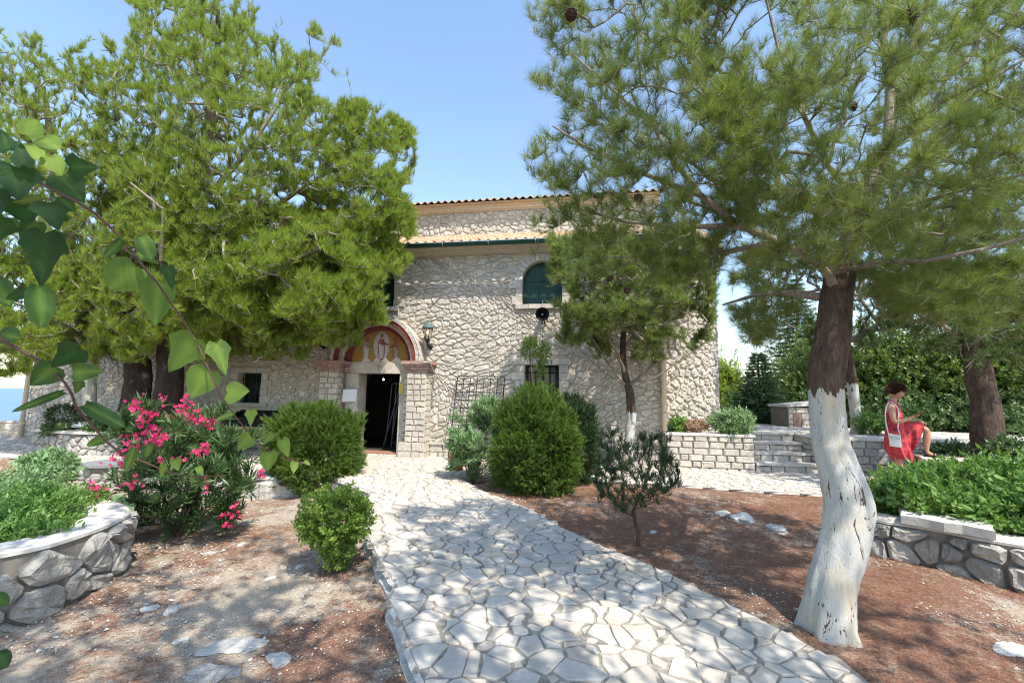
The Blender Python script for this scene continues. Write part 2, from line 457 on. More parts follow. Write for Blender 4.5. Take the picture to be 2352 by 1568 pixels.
# ------------------------------------------------------------------ instanced geometry merged into one mesh
def needle_tuft(n, L, axis, wd, spread, rng, fwd=0.0):
    V = []; F = []
    for i in range(n):
        t = rng.random(); b = np.array([0, 0, t*axis]); th = rng.random()*2*math.pi
        an = spread*(.45+.75*rng.random())*(1.15-.5*t)
        d = np.array([math.cos(th)*math.sin(an), math.sin(th)*math.sin(an), math.cos(an)])
        l = L*(.7+.45*rng.random()); tip = b+d*l
        s_ = np.cross(d, rng.normal(size=3)); s_ /= np.linalg.norm(s_)
        k = len(V); V += [b-s_*wd/2, b+s_*wd/2, tip]; F.append((k, k+1, k+2))
    return np.array(V), np.array(F)
def leaf_shape(L, wd, fold=.25, curl=.2):          # along +z, tip up
    V = np.array([(0, 0, 0), (wd/2, fold*wd/2, L*.4), (0, 0, L*.42), (-wd/2, fold*wd/2, L*.4), (wd*.3, fold*wd*.3-curl*L*.2, L*.74),
                  (0, -curl*L*.22, L*.75), (-wd*.3, fold*wd*.3-curl*L*.2, L*.74), (0, -curl*L*.45, L)])
    F = np.array([(0,1,2), (0,2,3), (1,4,5), (1,5,2), (2,5,6), (2,6,3), (4,7,5), (5,7,6)])
    return V, F
def sprig(nl, L, wd, axis, spread, rng, fold=.25, curl=.25):     # several leaves on a shoot
    Vs = []; Fs = []; k = 0
    for i in range(nl):
        V, F = leaf_shape(L*(.7+.5*rng.random()), wd*(.8+.4*rng.random()), fold, curl)
        th = i*2.4+rng.random(); an = spread*(.6+.6*rng.random())
        z = np.array([math.cos(th)*math.sin(an), math.sin(th)*math.sin(an), math.cos(an)])
        x = np.cross(z, [0, 0, 1.]); x /= (np.linalg.norm(x)+1e-9); y = np.cross(z, x)
        Rm = np.stack([x, y, z], 1); V = V@Rm.T+np.array([0, 0, axis*i/max(1, nl-1)])
        Vs.append(V); Fs.append(F+k); k += len(V)
    return np.concatenate(Vs), np.concatenate(Fs)
def basis(D, rng):
    D = D/np.maximum(np.linalg.norm(D, axis=1, keepdims=True), 1e-9)
    A = rng.normal(size=D.shape); X = np.cross(D, A); X /= np.maximum(np.linalg.norm(X, axis=1, keepdims=True), 1e-9)
    return np.stack([X, np.cross(D, X), D], 2)
def scatter(templates, Pos, D, S, rng, tint=None):
    n = len(Pos); Rm = basis(D, rng); ch = rng.integers(0, len(templates), n)
    if tint is None: tint = rng.random(n)
    Vo = []; Fo = []; Ao = []; k = 0
    for ti, (V, F) in enumerate(templates):
        I = np.where(ch == ti)[0]
        if len(I) == 0: continue
        VV = np.einsum('nij,vj->nvi', Rm[I], V)*S[I, None, None]+Pos[I, None, :]
        FF = F[None]+(np.arange(len(I))*len(V))[:, None, None]+k
        Vo.append(VV.reshape(-1, 3)); Fo.append(FF.reshape(-1, 3)); Ao.append(np.repeat(tint[I], len(V))); k += len(I)*len(V)
    return np.concatenate(Vo), np.concatenate(Fo), np.concatenate(Ao)

# ------------------------------------------------------------------ branching skeleton grown towards target points
class Skel:
    def __init__(s, cap=60000):
        s.p = np.zeros((cap, 3)); s.par = np.full(cap, -1, int); s.d = np.zeros((cap, 3)); s.n = 0; s.rmin = np.zeros(cap); s.att = np.ones(cap)
    def add(s, p, par, rmin=0.0, att=1.0):
        i = s.n; s.p[i] = p; s.par[i] = par; s.rmin[i] = rmin; s.att[i] = att
        d = s.p[i]-s.p[par] if par >= 0 else np.array([0, 0, 1.])
        s.d[i] = d/(np.linalg.norm(d)+1e-9); s.n += 1; return i
    def limb(s, pts, ra, rb, par=-1, step=.1, att=1.0):
        pts = [np.array(p, float) for p in pts]
        if par < 0 and s.n > 0:
            par = int(np.argmin(((s.p[:s.n]-pts[0])**2).sum(1)))
        tot = sum(np.linalg.norm(b-a) for a, b in zip(pts, pts[1:])); acc = 0; last = par
        if par < 0: last = s.add(pts[0], -1, ra, att)
        for a, b in zip(pts, pts[1:]):
            L = np.linalg.norm(b-a); k = max(1, int(L/step))
            for i in range(1, k+1):
                t = (acc+L*i/k)/tot; last = s.add(a+(b-a)*i/k, last, ra+(rb-ra)*t, att)
            acc += L
        return last
    def grow(s, targets, step, sag=.12, rng=None, wig=.12):
        root = s.p[0]; order = np.argsort(((targets-s.p[:s.n].mean(0))**2).sum(1)); tips = []
        for ti in order:
            T = targets[ti]; v = T-s.p[:s.n]; dist = np.sqrt((v**2).sum(1))
            dirdot = (v*s.d[:s.n]).sum(1)/(dist+1e-6)
            cost = dist*(1.25-.35*dirdot)*s.att[:s.n]
            i = int(np.argmin(cost)); L = dist[i]; k = max(1, int(L/step)); a = s.p[i].copy(); d0 = s.d[i]
            c = a+d0*L*.35+np.array([0, 0, -sag*L]); last = i
            for j in range(1, k+1):
                t = j/k; q = a*(1-t)**2+2*c*t*(1-t)+T*t*t
                if j < k: q = q+rng.normal(size=3)*step*wig
                last = s.add(q, last)
            tips.append(last)
        return tips
    def finish(s, tip_r, power=.46, rmax=1.0):
        n = s.n; cnt = np.zeros(n); has = np.zeros(n, bool); has[s.par[1:n][s.par[1:n] >= 0]] = True
        cnt[~has] = 1
        for i in range(n-1, 0, -1):
            if s.par[i] >= 0: cnt[s.par[i]] += cnt[i]
        s.r = np.minimum(np.maximum(tip_r*np.power(np.maximum(cnt, 1), power), s.rmin[:n]), rmax); s.cnt = cnt; s.leafn = ~has
    def mesh(s, k=5, rlim=0.0, skip=0):
        I = np.arange(s.n)[(s.par[:s.n] >= 0) & (s.r > rlim) & (np.arange(s.n) >= skip)]; Pp = s.p[s.par[I]]; Pc = s.p[I]
        D = Pc-Pp; ln = np.linalg.norm(D, axis=1, keepdims=True); D = D/np.maximum(ln, 1e-9)
        up = np.tile([.13, .27, .95], (len(I), 1)); X = np.cross(D, up); X /= np.maximum(np.linalg.norm(X, axis=1, keepdims=True), 1e-9); Yv = np.cross(D, X)
        rp = np.minimum(s.r[s.par[I]], s.r[I]*1.25); rc = s.r[I]
        an = np.arange(k)*2*math.pi/k; C = np.cos(an)[None, :, None]*X[:, None]+np.sin(an)[None, :, None]*Yv[:, None]
        V = np.concatenate([Pp[:, None]+C*rp[:, None, None], (Pc+D*rc[:, None]*.3)[:, None]+C*rc[:, None, None]], 1)
        f = np.array([(i, (i+1) % k, k+(i+1) % k, k+i) for i in range(k)]); F = f[None]+(np.arange(len(I))*2*k)[:, None, None]
        return V.reshape(-1, 3), F.reshape(-1, 4)

def poly_targets(poly, n, Yc, D, rng, gap=.0, nscale=.8, thr=-.1, shell=0.0, rag=75):
    """target points inside a crown: its outline seen from the path, thickness D about the distance Yc"""
    pa = np.array(poly, float); c = pa.mean(0); ext = (pa.max(0)-pa.min(0))/2; mid = (pa.max(0)+pa.min(0))/2; out = []
    while len(out) < n:
        x = rng.uniform(pa[:, 0].min(), pa[:, 0].max()); y = rng.uniform(pa[:, 1].min(), pa[:, 1].max())
        wx = Vector((x/55, y/55, Yc)); wx2 = Vector((x/22, y/22, Yc+5))
        if not inside(poly, x+rag*mnoise.noise(wx)+rag*.5*mnoise.noise(wx2), y+rag*mnoise.noise(wx+Vector((9, 9, 9)))+rag*.5*mnoise.noise(wx2+Vector((9, 9, 9)))): continue
        t = min(1, math.hypot((x-mid[0])/ext[0], (y-mid[1])/ext[1])); s_ = math.sqrt(max(.08, 1-t*t))
        q = rng.uniform(-1, 1)
        if shell and abs(q) < shell and rng.random() < .6: q = -rng.uniform(shell, 1)
        p = P(x, y, Yc+q*D*s_)
        if mnoise.noise(p*nscale*2) < thr: continue
        out.append(p)
    return np.array(out)

def wood_trunk(mb, pts, rads, n=22, seed=1, amp=.08, ridge=.06, flare=1.3):
    """closed bark-ridged trunk tube through pts"""
    pts = [Vector(p) for p in pts]; fine = []; fr = []
    for i in range(len(pts)-1):
        p0 = pts[max(0, i-1)]; p1 = pts[i]; p2 = pts[i+1]; p3 = pts[min(len(pts)-1, i+2)]
        k = max(2, int((p2-p1).length/.035))
        for j in range(k):
            t = j/k
            fine.append(.5*((2*p1)+(p2-p0)*t+(2*p0-5*p1+4*p2-p3)*t*t+(3*p1-p0-3*p2+p3)*t**3)); fr.append(lerp(rads[i], rads[i+1], t))
    fine.append(pts[-1]); fr.append(rads[-1]); vs = []; prev = None
    for i, p in enumerate(fine):
        t = (fine[min(i+1, len(fine)-1)]-fine[max(i-1, 0)]).normalized()
        x = Vector((1, 0, 0)) if prev is None else prev; x = (x-t*x.dot(t)).normalized(); prev = x; y = t.cross(x)
        for k in range(n):
            c = 2*math.pi*k/n; d = x*math.cos(c)+y*math.sin(c)
            q = mnoise.noise(Vector((d.x*2.2+seed*7, d.y*2.2, p.z*1.3)))*amp + mnoise.noise(Vector((d.x*9+seed, d.y*9, p.z*3.2)))*ridge + mnoise.noise(Vector((d.x*20+seed, d.y*20, p.z*12)))*ridge*.5
            h = p.z-fine[0].z; q *= 1+1.6*math.exp(-max(0, h)/.25); fl = 1+(flare-1)*max(0, 1-h/.30)**2*(1+.7*math.sin(c*5+seed))
            vs.append(p+d*fr[i]*(1+q)*fl)
    fs = [(i*n+k, i*n+(k+1) % n, (i+1)*n+(k+1) % n, (i+1)*n+k) for i in range(len(fine)-1) for k in range(n)]
    fs.append(tuple(range(n-1, -1, -1))); fs.append(tuple((len(fine)-1)*n+k for k in range(n)))
    mb.add(vs, fs, 0, .5, True)

def crown_shoots(sk, tips, rng, per=3, back=5, spreadpos=.0, up=.5, out=.5, centre=None, jit=.5):
    """shoot positions and directions near the ends of the twigs"""
    Pp = []; Dd = []
    for t in tips:
        i = t
        for b in range(back):
            for k in range(per if b else per+1):
                p = sk.p[i]; pr = sk.p[sk.par[i]] if sk.par[i] >= 0 else p
                Pp.append(pr+(p-pr)*rng.random()); d = sk.d[i]*out+np.array([0, 0, up])+rng.normal(size=3)*jit
                Dd.append(d)
            i = sk.par[i]
            if i < 0 or sk.cnt[i] > 6: break
    return np.array(Pp), np.array(Dd)
# ================================================================== THE SETTING
rng = random.Random(11); nrng = np.random.default_rng(5); random.seed(3)
# ground: one sheet, fine near the camera, dropping away as a hill towards the sea
def ground():
    n = 300; t = np.linspace(-1, 1, n); k = 7.2
    X = np.sinh(t*k)/math.sinh(k)*1500; Y = X+3.5
    gx, gy = np.meshgrid(X, Y); z = gz(gx, gy)
    r = np.hypot(gx, gy-6); z = z - 200*sstep(26, 700, r)
    left = sstep(-17, -30, gx); z = z - left*6
    for i in range(n):
        for j in range(n):
            if abs(gx[i, j]) < 14 and abs(gy[i, j]-5) < 14:
                p = Vector((gx[i, j], gy[i, j], 0))
                z[i, j] += .022*mnoise.noise(p*1.6)+.012*mnoise.noise(p*6)+.005*mnoise.noise(p*19)
    V = np.stack([gx.ravel(), gy.ravel(), z.ravel()], 1)
    i, j = np.meshgrid(np.arange(n-1), np.arange(n-1), indexing='ij'); a = (i*n+j).ravel()
    F = np.stack([a, a+1, a+n+1, a+n], 1)
    t_ = NT('ground_soil')
    n1 = t_.noise(.9, 5, .62, None, .4); n2 = t_.noise(55, 6, .75); n3 = t_.noise(7, 5, .65); n4 = t_.noise(170, 3, .6)
    litter = t_.ramp(n2, [(.3, (.085, .045, .030)), (.5, (.195, .105, .068)), (.68, (.34, .215, .155))])
    grav = t_.ramp(n4, [(.3, (.23, .18, .13)), (.55, (.41, .345, .265)), (.7, (.58, .52, .43))])
    mask = t_.math('ADD', t_.math('MULTIPLY', n1, 1.0), t_.math('MULTIPLY', n3, .55))
    g = t_.n('NewGeometry'); sx = t_.n('SeparateXYZ'); t_.l(g.outputs['Position'], sx.inputs[0])
    side = t_.math('MULTIPLY', t_.math('ADD', sx.outputs[0], .6), -.13, True)       # more bare gravel to the left of the path
    side = t_.math('MINIMUM', side, .165)
    mask = t_.math('ADD', mask, side)
    mask = t_.math('ADD', mask, t_.math('MULTIPLY', t_.math('SUBTRACT', t_.noise(28, 4, .7), .5), .45)); f = t_.ramp(mask, [(.80, (0, 0, 0)), (.97, (1, 1, 1))])
    far = t_.ramp(t_.math('MULTIPLY', sx.outputs[2], -.02, True), [(.02, (0, 0, 0)), (.08, (1, 1, 1))])
    c = t_.mix(f, litter, grav); c = t_.mix(far, c, (.08, .10, .045))
    t_.col(c).rough(.95).bump(t_.math('ADD', t_.math('MULTIPLY', n2, .6), t_.math('MULTIPLY', n4, .5)), .9, .015)
    o = tris('ground', V, F, t_.m, smooth=True); tag(o, 'rust brown pine needle litter and pale gravel ground', kind='structure')
ground()
ts = NT('sea_water'); ts.col(ts.ramp(ts.noise(.0012, 3), [(.3, (.05, .13, .26)), (.7, (.07, .17, .31))])).rough(.35)
ts.bump(ts.noise(.05, 4), .3, 1)
b = MB(); ring = [(40000*math.cos(a*math.pi/24), 40000*math.sin(a*math.pi/24), -190) for a in range(48)]
b.add(ring, [tuple(range(48))]); tag(b.build('sea', ts.m), 'blue sea far below the hill', kind='structure')

# paving: path, plaza before the church, platform to the left
path_left = [(850, 1128), (838, 1180), (846, 1236), (874, 1292), (905, 1340), (893, 1378), (925, 1440), (943, 1500), (972, 1568)]
path_right = [(1060, 1100), (1110, 1128), (1215, 1168), (1300, 1216), (1400, 1262), (1480, 1292), (1560, 1330), (1640, 1372), (1700, 1400), (1800, 1450), (1900, 1505), (1990, 1568)]
PL = [Gp(*q) for q in path_left]; PR = [Gp(*q) for q in path_right]
reg = [(PL[-1].x-.15, -1.0)]+[(p.x, p.y) for p in reversed(PL)]
plat = [G(*q) for q in [(760, 1096), (600, 1096), (440, 1085), (330, 1076), (200, 1060), (100, 1049), (0, 1042), (-160, 1034)]]
reg += [(p.x, p.y) for p in plat]
q = W(-14.6, 0, -1); reg += [(q.x-3, q.y+1), (q.x, q.y)]
q = W(-13.2, 0, .05); reg += [(q.x, q.y)]
q = W(5.5, 0, .05); reg += [(q.x, q.y)]
reg += [(G(2500, 1100).x, G(2500, 1100).y), (G(2560, 1180).x, G(2560, 1180).y)]
plaza_front = [(1895, 1136), (1700, 1124), (1550, 1113), (1340, 1100), (1180, 1092)]
reg += [(G(*q).x, G(*q).y) for q in plaza_front]
reg += [(p.x, p.y) for p in PR]+[(PR[-1].x+.15, -1.0)]
pf = lambda x, y, h: Vector((x, y, pz(y)+h))
b = MB()
xs = [p[0] for p in reg]; ys = [p[1] for p in reg]
grid = []
x = min(xs)
while x < max(xs):
    y = -1.0
    while y < max(ys):
        c = (x+.06, y+.06); grid.append((c, [(x, y), (x+.12, y), (x+.12, y+.12), (x, y+.12)])); y += .12
    x += .12
# the grout bed: cells whose middle lies inside, trimmed at the edge, edge strip closed by the skirt
for c, p in grid:
    if inside(reg, *c): b.add([pf(x, y, 0) for x, y in p], [tuple(range(len(p)))], 1)
edge = reg
ccw_ = sum(reg[i][0]*reg[(i+1) % len(reg)][1]-reg[(i+1) % len(reg)][0]*reg[i][1] for i in range(len(reg))) > 0
for i in range(len(edge)):
    a = Vector((*edge[i], 0)); c = Vector((*edge[(i+1) % len(edge)], 0)); L = (c-a).length; k = max(1, int(L/.09)); t = (c-a)/max(L, 1e-6); nn = Vector((t.y, -t.x, 0))*(1 if ccw_ else -1)
    prev = None
    for j in range(k+1):
        q = a.lerp(c, j/k); jit = .035*mnoise.noise(q*7)
        col_ = [q+nn*(.0)+Vector((0, 0, pz(q.y)+.010)), q+nn*(-.02+jit)+Vector((0, 0, pz(q.y)-.02)), q+nn*(.01+jit*1.6)+Vector((0, 0, pz(q.y)-.09)), q+nn*(-.03)+Vector((0, 0, pz(q.y)-.5))]
        col_ = [q-nn*.16+Vector((0, 0, pz(q.y-0)+.0015)), q+nn*(-.004+jit*.5)+Vector((0, 0, pz(q.y)+.0015))]+[q+nn*(.02+jit)+Vector((0, 0, pz(q.y)-.025)), q+nn*(-.02-jit*1.6)+Vector((0, 0, pz(q.y)-.06)), q+nn*(.03+jit)+Vector((0, 0, pz(q.y)-.10)), q+nn*(.01)+Vector((0, 0, pz(q.y)-.5))]
        if prev:
            for s_ in range(5): b.add([prev[s_], col_[s_], col_[s_+1], prev[s_+1]], [(0, 1, 2, 3), ], 1 if s_ == 0 else 2, rng.random())
        prev = col_
cells = voronoi(min(xs), max(xs), -1.0, max(ys), .27, rng, 1.0, .36, keep=lambda x, y: inside(reg, x, y), wv=.55)
cells = clip_region([(c, p) for c, p in cells if c[1] > 0], reg, .6)
stones(b, cells, pf, .019, .011, rng, 0, 0, .010, flat=True)
pv = b.build('path', [M['flag'], M['grout'], M['rock']]); tag(pv, 'crazy paved path of pale limestone flags leading to the church door', kind='structure')

# ================================================================== THE CHURCH
uR = fp(1526, 1000)[0]; uL = fp(54, 1010)[0]
z_cor = fp(1000, 589)[1]; z_top = z_cor+.15
C0 = W(0, 0, 0)
church = thing('church', C0, 'pale rubble stone church with tiled roof and arched mosaic portal', 'church')
DU0, DZT = fp(825, 857, .05); DU1 = fp(919, 857, .05)[0]; DZT = fp(870, 857, .05)[1]
aU, aZ = fp(861, 829, .35)                        # centre of the portal arch
def warch(cx, half, ysill, off=0):                # arched window from picture marks
    u0 = fp(cx-half, 650)[0]; u1 = fp(cx+half, 650)[0]; z0 = fp(cx, ysill)[1]; return ((u0+u1)/2, (u1-u0)/2, z0)
wr = warch(1246, 46, 699); wl = warch(868, 42, 704)
hw = wr[1]; zsp = fp(1246, 644)[1]
wins = [(wr[0], hw, wr[2], zsp), (wl[0], hw, wr[2], zsp), (wl[0]-(wr[0]-wl[0]), hw, wr[2], zsp)]
lw = (fp(1206, 838)[0], fp(1285, 838)[0], fp(1245, 945)[1], fp(1245, 838)[1])
ll = (fp(550, 858)[0], fp(604, 858)[0], fp(577, 925)[1], fp(577, 856)[1])
print('facade', uL, uR, z_cor, 'door', DU0, DU1, DZT, 'arch', aU, aZ, 'wins', wins, lw, ll)
holes = [(c-r, c+r, z0, zs+r, (c, r, zs)) for c, r, z0, zs in wins]
holes += [lw+(None,), ll+(None,), (DU0-.36, DU1+.30, -.1, aZ+.65, None)]
def hole_clip(cells, holes, pad=0.0):
    out = []
    for c, p in cells:
        ok = True
        for (a0, a1, b0, b1, arc) in holes:
            a0 -= pad; a1 += pad; b0 -= pad; b1 += pad
            if arc and c[1] > arc[2]:
                d = math.hypot(c[0]-arc[0], c[1]-arc[2]); R_ = arc[1]+pad
                if d < R_: ok = False; break
                if d < R_+.6:
                    nx, ny = (arc[0]-c[0])/d, (arc[2]-c[1])/d
                    p = clip(p, arc[0]-nx*R_, arc[2]-ny*R_, nx, ny)
            else:
                if a0 < c[0] < a1 and b0 < c[1] < b1: ok = False; break
                if c[0] <= a0 and b0-.02 < c[1] < b1+.02: p = clip(p, a0, 0, 1, 0)
                elif c[0] >= a1 and b0-.02 < c[1] < b1+.02: p = clip(p, a1, 0, -1, 0)
                elif c[1] <= b0 and a0-.1 < c[0] < a1+.1: p = clip(p, 0, b0, 0, 1)
                elif c[1] >= b1 and a0-.1 < c[0] < a1+.1: p = clip(p, 0, b1, 0, -1)
            if len(p) < 3: ok = False; break
        if ok and len(p) >= 3: out.append((c, p))
    return out
# facade wall: mortar face with openings, rubble stones set in it
b = MB()
us = sorted({uL, uR}|{h[0] for h in holes}|{h[1] for h in holes}); zs_ = sorted({-.4, z_cor+.05}|{h[2] for h in holes}|{h[3] for h in holes if h[3] < z_cor})
for i in range(len(us)-1):
    for j in range(len(zs_)-1):
        cu_, cz_ = (us[i]+us[i+1])/2, (zs_[j]+zs_[j+1])/2
        if any(h[0] < cu_ < h[1] and h[2] < cz_ < h[3] for h in holes): continue
        b.add([W(us[i], zs_[j]), W(us[i+1], zs_[j]), W(us[i+1], zs_[j+1]), W(us[i], zs_[j+1])], [(0, 1, 2, 3)], 1)
for (c, r, z0, zs) in wins:                       # spandrels of the arched openings and their reveals
    K = 14
    for k in range(K):
        t0, t1 = math.pi*k/K, math.pi*(k+1)/K
        p0 = (c+r*math.cos(t0), zs+r*math.sin(t0)); p1 = (c+r*math.cos(t1), zs+r*math.sin(t1))
        b.add([W(*p0), W(p0[0], zs+r), W(p1[0], zs+r), W(*p1)], [(0, 1, 2, 3)], 1)
        b.add([W(*p0, .0), W(*p1, .0), W(*p1, -.35), W(*p0, -.35)], [(0, 1, 2, 3)], 1)
    for uu in (c-r, c+r): b.add([W(uu, z0), W(uu, zs), W(uu, zs, -.35), W(uu, z0, -.35)], [(0, 1, 2, 3)], 1)
    b.add([W(c-r, z0), W(c+r, z0), W(c+r, z0, -.35), W(c-r, z0, -.35)], [(0, 1, 2, 3)], 1)
for (a0, a1, b0, b1) in (lw, ll):
    for uu in (a0, a1): b.add([W(uu, b0), W(uu, b1), W(uu, b1, -.3), W(uu, b0, -.3)], [(0, 1, 2, 3)], 1)
    for zz in (b0, b1): b.add([W(a0, zz), W(a1, zz), W(a1, zz, -.3), W(a0, zz, -.3)], [(0, 1, 2, 3)], 1)
cells = voronoi(uL-.6, uR+.6, 0, z_cor, .245, rng, 1.3, .45)
wp = lambda p: (p[0]+.30*math.sin(2.1*p[1]+.9*p[0]+1.2*math.sin(p[0]*.7))+.05*math.sin(5*p[1]+3*p[0]), p[1]+.06*math.sin(3.1*p[0]+p[1]))
cells = [(wp(c), clip(clip(clip(clip([wp(q) for q in p], uL, 0, -1, 0), uR, 0, 1, 0), 0, z_cor, 0, 1), 0, 0, 0, -1)) for c, p in cells]; cells = [(c, p) for c, p in cells if len(p) >= 3 and uL < c[0] < uR]
pad = .14
cells = hole_clip(cells, holes[:3], pad); cells = hole_clip(cells, [holes[3], holes[4]], .19)
cells = hole_clip(cells, [(DU0-.85, DU1+.72, -1, aZ, None), (aU-1.0, aU+1.0, -1, aZ, (aU, 1.07, aZ))], 0.0)
stones(b, cells, W, .015, .029, rng, 0, 1, .03, .35)
b.build('facade_wall', [M['wallstone'], M['mortar']], church)
# body: side and rear walls, dark inside
b = MB(); D = 9.5; tk = .35
for u0, u1 in ((uL, uL+tk), (uR-tk, uR)): b.fbox(u0, u1, -.5, z_top-.02, -D, -.01, 0)
b.fbox(uL, uR, -.5, z_top-.02, -D-tk, -D-.001, 0)
b.build('side_wall', M['mortar'], church)
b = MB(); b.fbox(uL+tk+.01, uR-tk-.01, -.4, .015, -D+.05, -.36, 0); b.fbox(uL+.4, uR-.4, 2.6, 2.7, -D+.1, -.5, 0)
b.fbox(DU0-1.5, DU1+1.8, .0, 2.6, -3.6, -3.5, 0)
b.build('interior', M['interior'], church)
b = MB(); fl = [(0.05, .30), (.10, .36), (.155, .27)]
# cornice
b = MB(); zz = z_cor
for h_, o_ in ((.04, .06), (.05, .13), (.03, .19), (.03, .24)):
    b.fbox(uL-.1, uR+.1, zz, zz+h_, -.3, o_, 0); zz += h_
b.build('cornice', M['cornice'], church)
# lower roof
OFFU = -2.6; zu0 = fp(960, 549, OFFU)[1]; zu1 = fp(970, 494, OFFU)[1]
uuL = fp(640, 520, OFFU)[0]; uuR = fp(1508, 520, OFFU)[0]
zg = zz+.03
def tiles(mb, u0, u1, za, oa, zb, ob, rows, pitch=.21):
    nu = int((u1-u0)/pitch*8); per = []
    L = math.hypot(zb-za, oa-ob); nrm = Vector((0, 0, 1))
    for r_ in range(rows):
        t0, t1 = r_/rows, (r_+1.12)/rows; lift0, lift1 = .028, .004; tint = None
        row0 = []; row1 = []
        for i in range(nu+1):
            u = u0+(u1-u0)*i/nu; ph = (u-u0)/pitch*2*math.pi; hgt = .035*math.sin(ph)
            row0.append(W(u, lerp(za, zb, t0)+hgt+lift0, lerp(oa, ob, t0))); row1.append(W(u, lerp(za, zb, t1)+hgt+lift1, lerp(oa, ob, t1)))
        for i in range(0, nu, 8):
            k = min(8, nu-i); a = rng.random()
            vs = row0[i:i+k+1]+row1[i:i+k+1]+[v-Vector((0, 0, .02)) for v in row0[i:i+k+1]]; n_ = k+1
            mb.add(vs, [(j, j+1, n_+j+1, n_+j) for j in range(k)]+[(2*n_+j, 2*n_+j+1, j+1, j) for j in range(k)], 0, a, False)
b = MB(); tiles(b, uL-.3, uR+.3, zg, .42, zu0+.02, OFFU+.02, 9)
b.fbox(uL-.28, uR+.28, zz+.002, zg-.012, -.2, .38, 0)
b.build('lower_roof', [M['tile']], church)
# gutter with brackets
b = MB(); zgut = zg-.045; K = 8
g0, g1 = uL-.3, uR+.3
for k in range(K):
    t0, t1 = math.pi*k/K, math.pi*(k+1)/K
    f_ = lambda u, t, rr: W(u, zgut-rr*math.sin(t), .49+rr*math.cos(t))
    for rr in (.075, .068): b.add([f_(g0, t0, rr), f_(g1, t0, rr), f_(g1, t1, rr), f_(g0, t1, rr)], [(0, 1, 2, 3)], 0, .5, True)
b.fbox(g0, g1, zgut-.004, zgut+.012, .556, .572, 1)
for (cc) in (g0, g1): b.fbox(cc-.004, cc+.004, zgut-.07, zgut, .42, .56, 0)
gu = b.build('gutter', [M['gutter'], M['galv']], church)
for i in range(int((g1-g0)/1.05)):
    u = g0+.5+i*1.05; b = MB()
    b.tube([W(u, zgut-.08*math.sin(t), .49+.08*math.cos(t)) for t in [math.pi*k/8 for k in range(9)]], .008, 5)
    b.build('gutter_bracket', M['galv'], gu)
# clerestory block behind the lower roof
b = MB(); b.fbox(uuL, uuR, zu0-1.2, zu1+.05, OFFU-3.5, OFFU, 1)
fr = lambda u, z, h: W(u, z, OFFU+h)
cells = voronoi(uuL, uuR, zu0, zu1, .22, rng, 1.1, .62); stones(b, cells, fr, .024, .035, rng, 0, 1, .03, .3)
b.build('upper_wall', [M['wallstone'], M['mortar']], church)
b = MB(); zc = zu1
for h_, o_ in ((.04, .05), (.07, .12), (.05, .18)): b.fbox(uuL-.08, uuR+.08, zc, zc+h_, OFFU-.5, OFFU+o_, 0); zc += h_
b.build('upper_cornice', M['cornice'], church)
b = MB(); tiles(b, uuL-.25, uuR+.25, zc+.05, OFFU+.34, zc+.75, OFFU-1.75, 6); tiles(b, uuL-.25, uuR+.25, zc+.05, OFFU-3.84, zc+.75, OFFU-1.75, 6)
b.fbox(uuL-.05, uuR+.05, zc, zc+.02, OFFU-3.5, OFFU+.3, 0)
b.build('upper_roof', M['tile'], church)
# round apse past the corner
ac = Vector((3.12, 11.8, 0)); ar = 2.0
b = MB(); K = 40
H_ap = 5.0
for k in range(K):
    t0, t1 = 2*math.pi*k/K, 2*math.pi*(k+1)/K
    b.add([ac+Vector((ar*math.cos(t), ar*math.sin(t), z)) for t, z in ((t0, -.4), (t1, -.4), (t1, H_ap), (t0, H_ap))], [(0, 1, 2, 3)], 1)
fa = lambda s_, z, h: ac+Vector(((ar+h)*math.sin(s_/ar), -(ar+h)*math.cos(s_/ar), z))
cells = voronoi(-1.6, ar*2.2, 0, H_ap, .2, rng, 1.1, .6); stones(b, cells, fa, .026, .045, rng, 0, 1, .03, .35)
b.build('apse_wall', [M['wallstone'], M['mortar']], church)
b = MB(); b.lathe(ac, [(ar+.2, H_ap), (ar+.22, H_ap+.15), (0.01, H_ap+1.0)], 32); b.build('apse_roof', M['tile'], church)
# corner pipes
for (px_, y0_, y1_, lab) in ((1526, 1000, 600, None), (56, 1008, 600, None)):
    u = fp(px_, 1000)[0]; b = MB(); zb = .72 if px_ > 1000 else .05
    o_ = .09; b.tube([W(u, zb, o_), W(u, z_cor-.1, o_), W(u, z_cor+.1, .3), W(u, zgut-.05, .45)], .055, 12)
    pp = b.build('downpipe', M['pipe'], church)
    for zc_ in (zb+.35, 1.9, 3.1):
        b = MB(); b.lathe(W(u, zc_, o_), [(.058, -.012), (.064, -.012), (.064, .012), (.058, .012)], 12); b.build('pipe_clip', M['pipe'], pp)
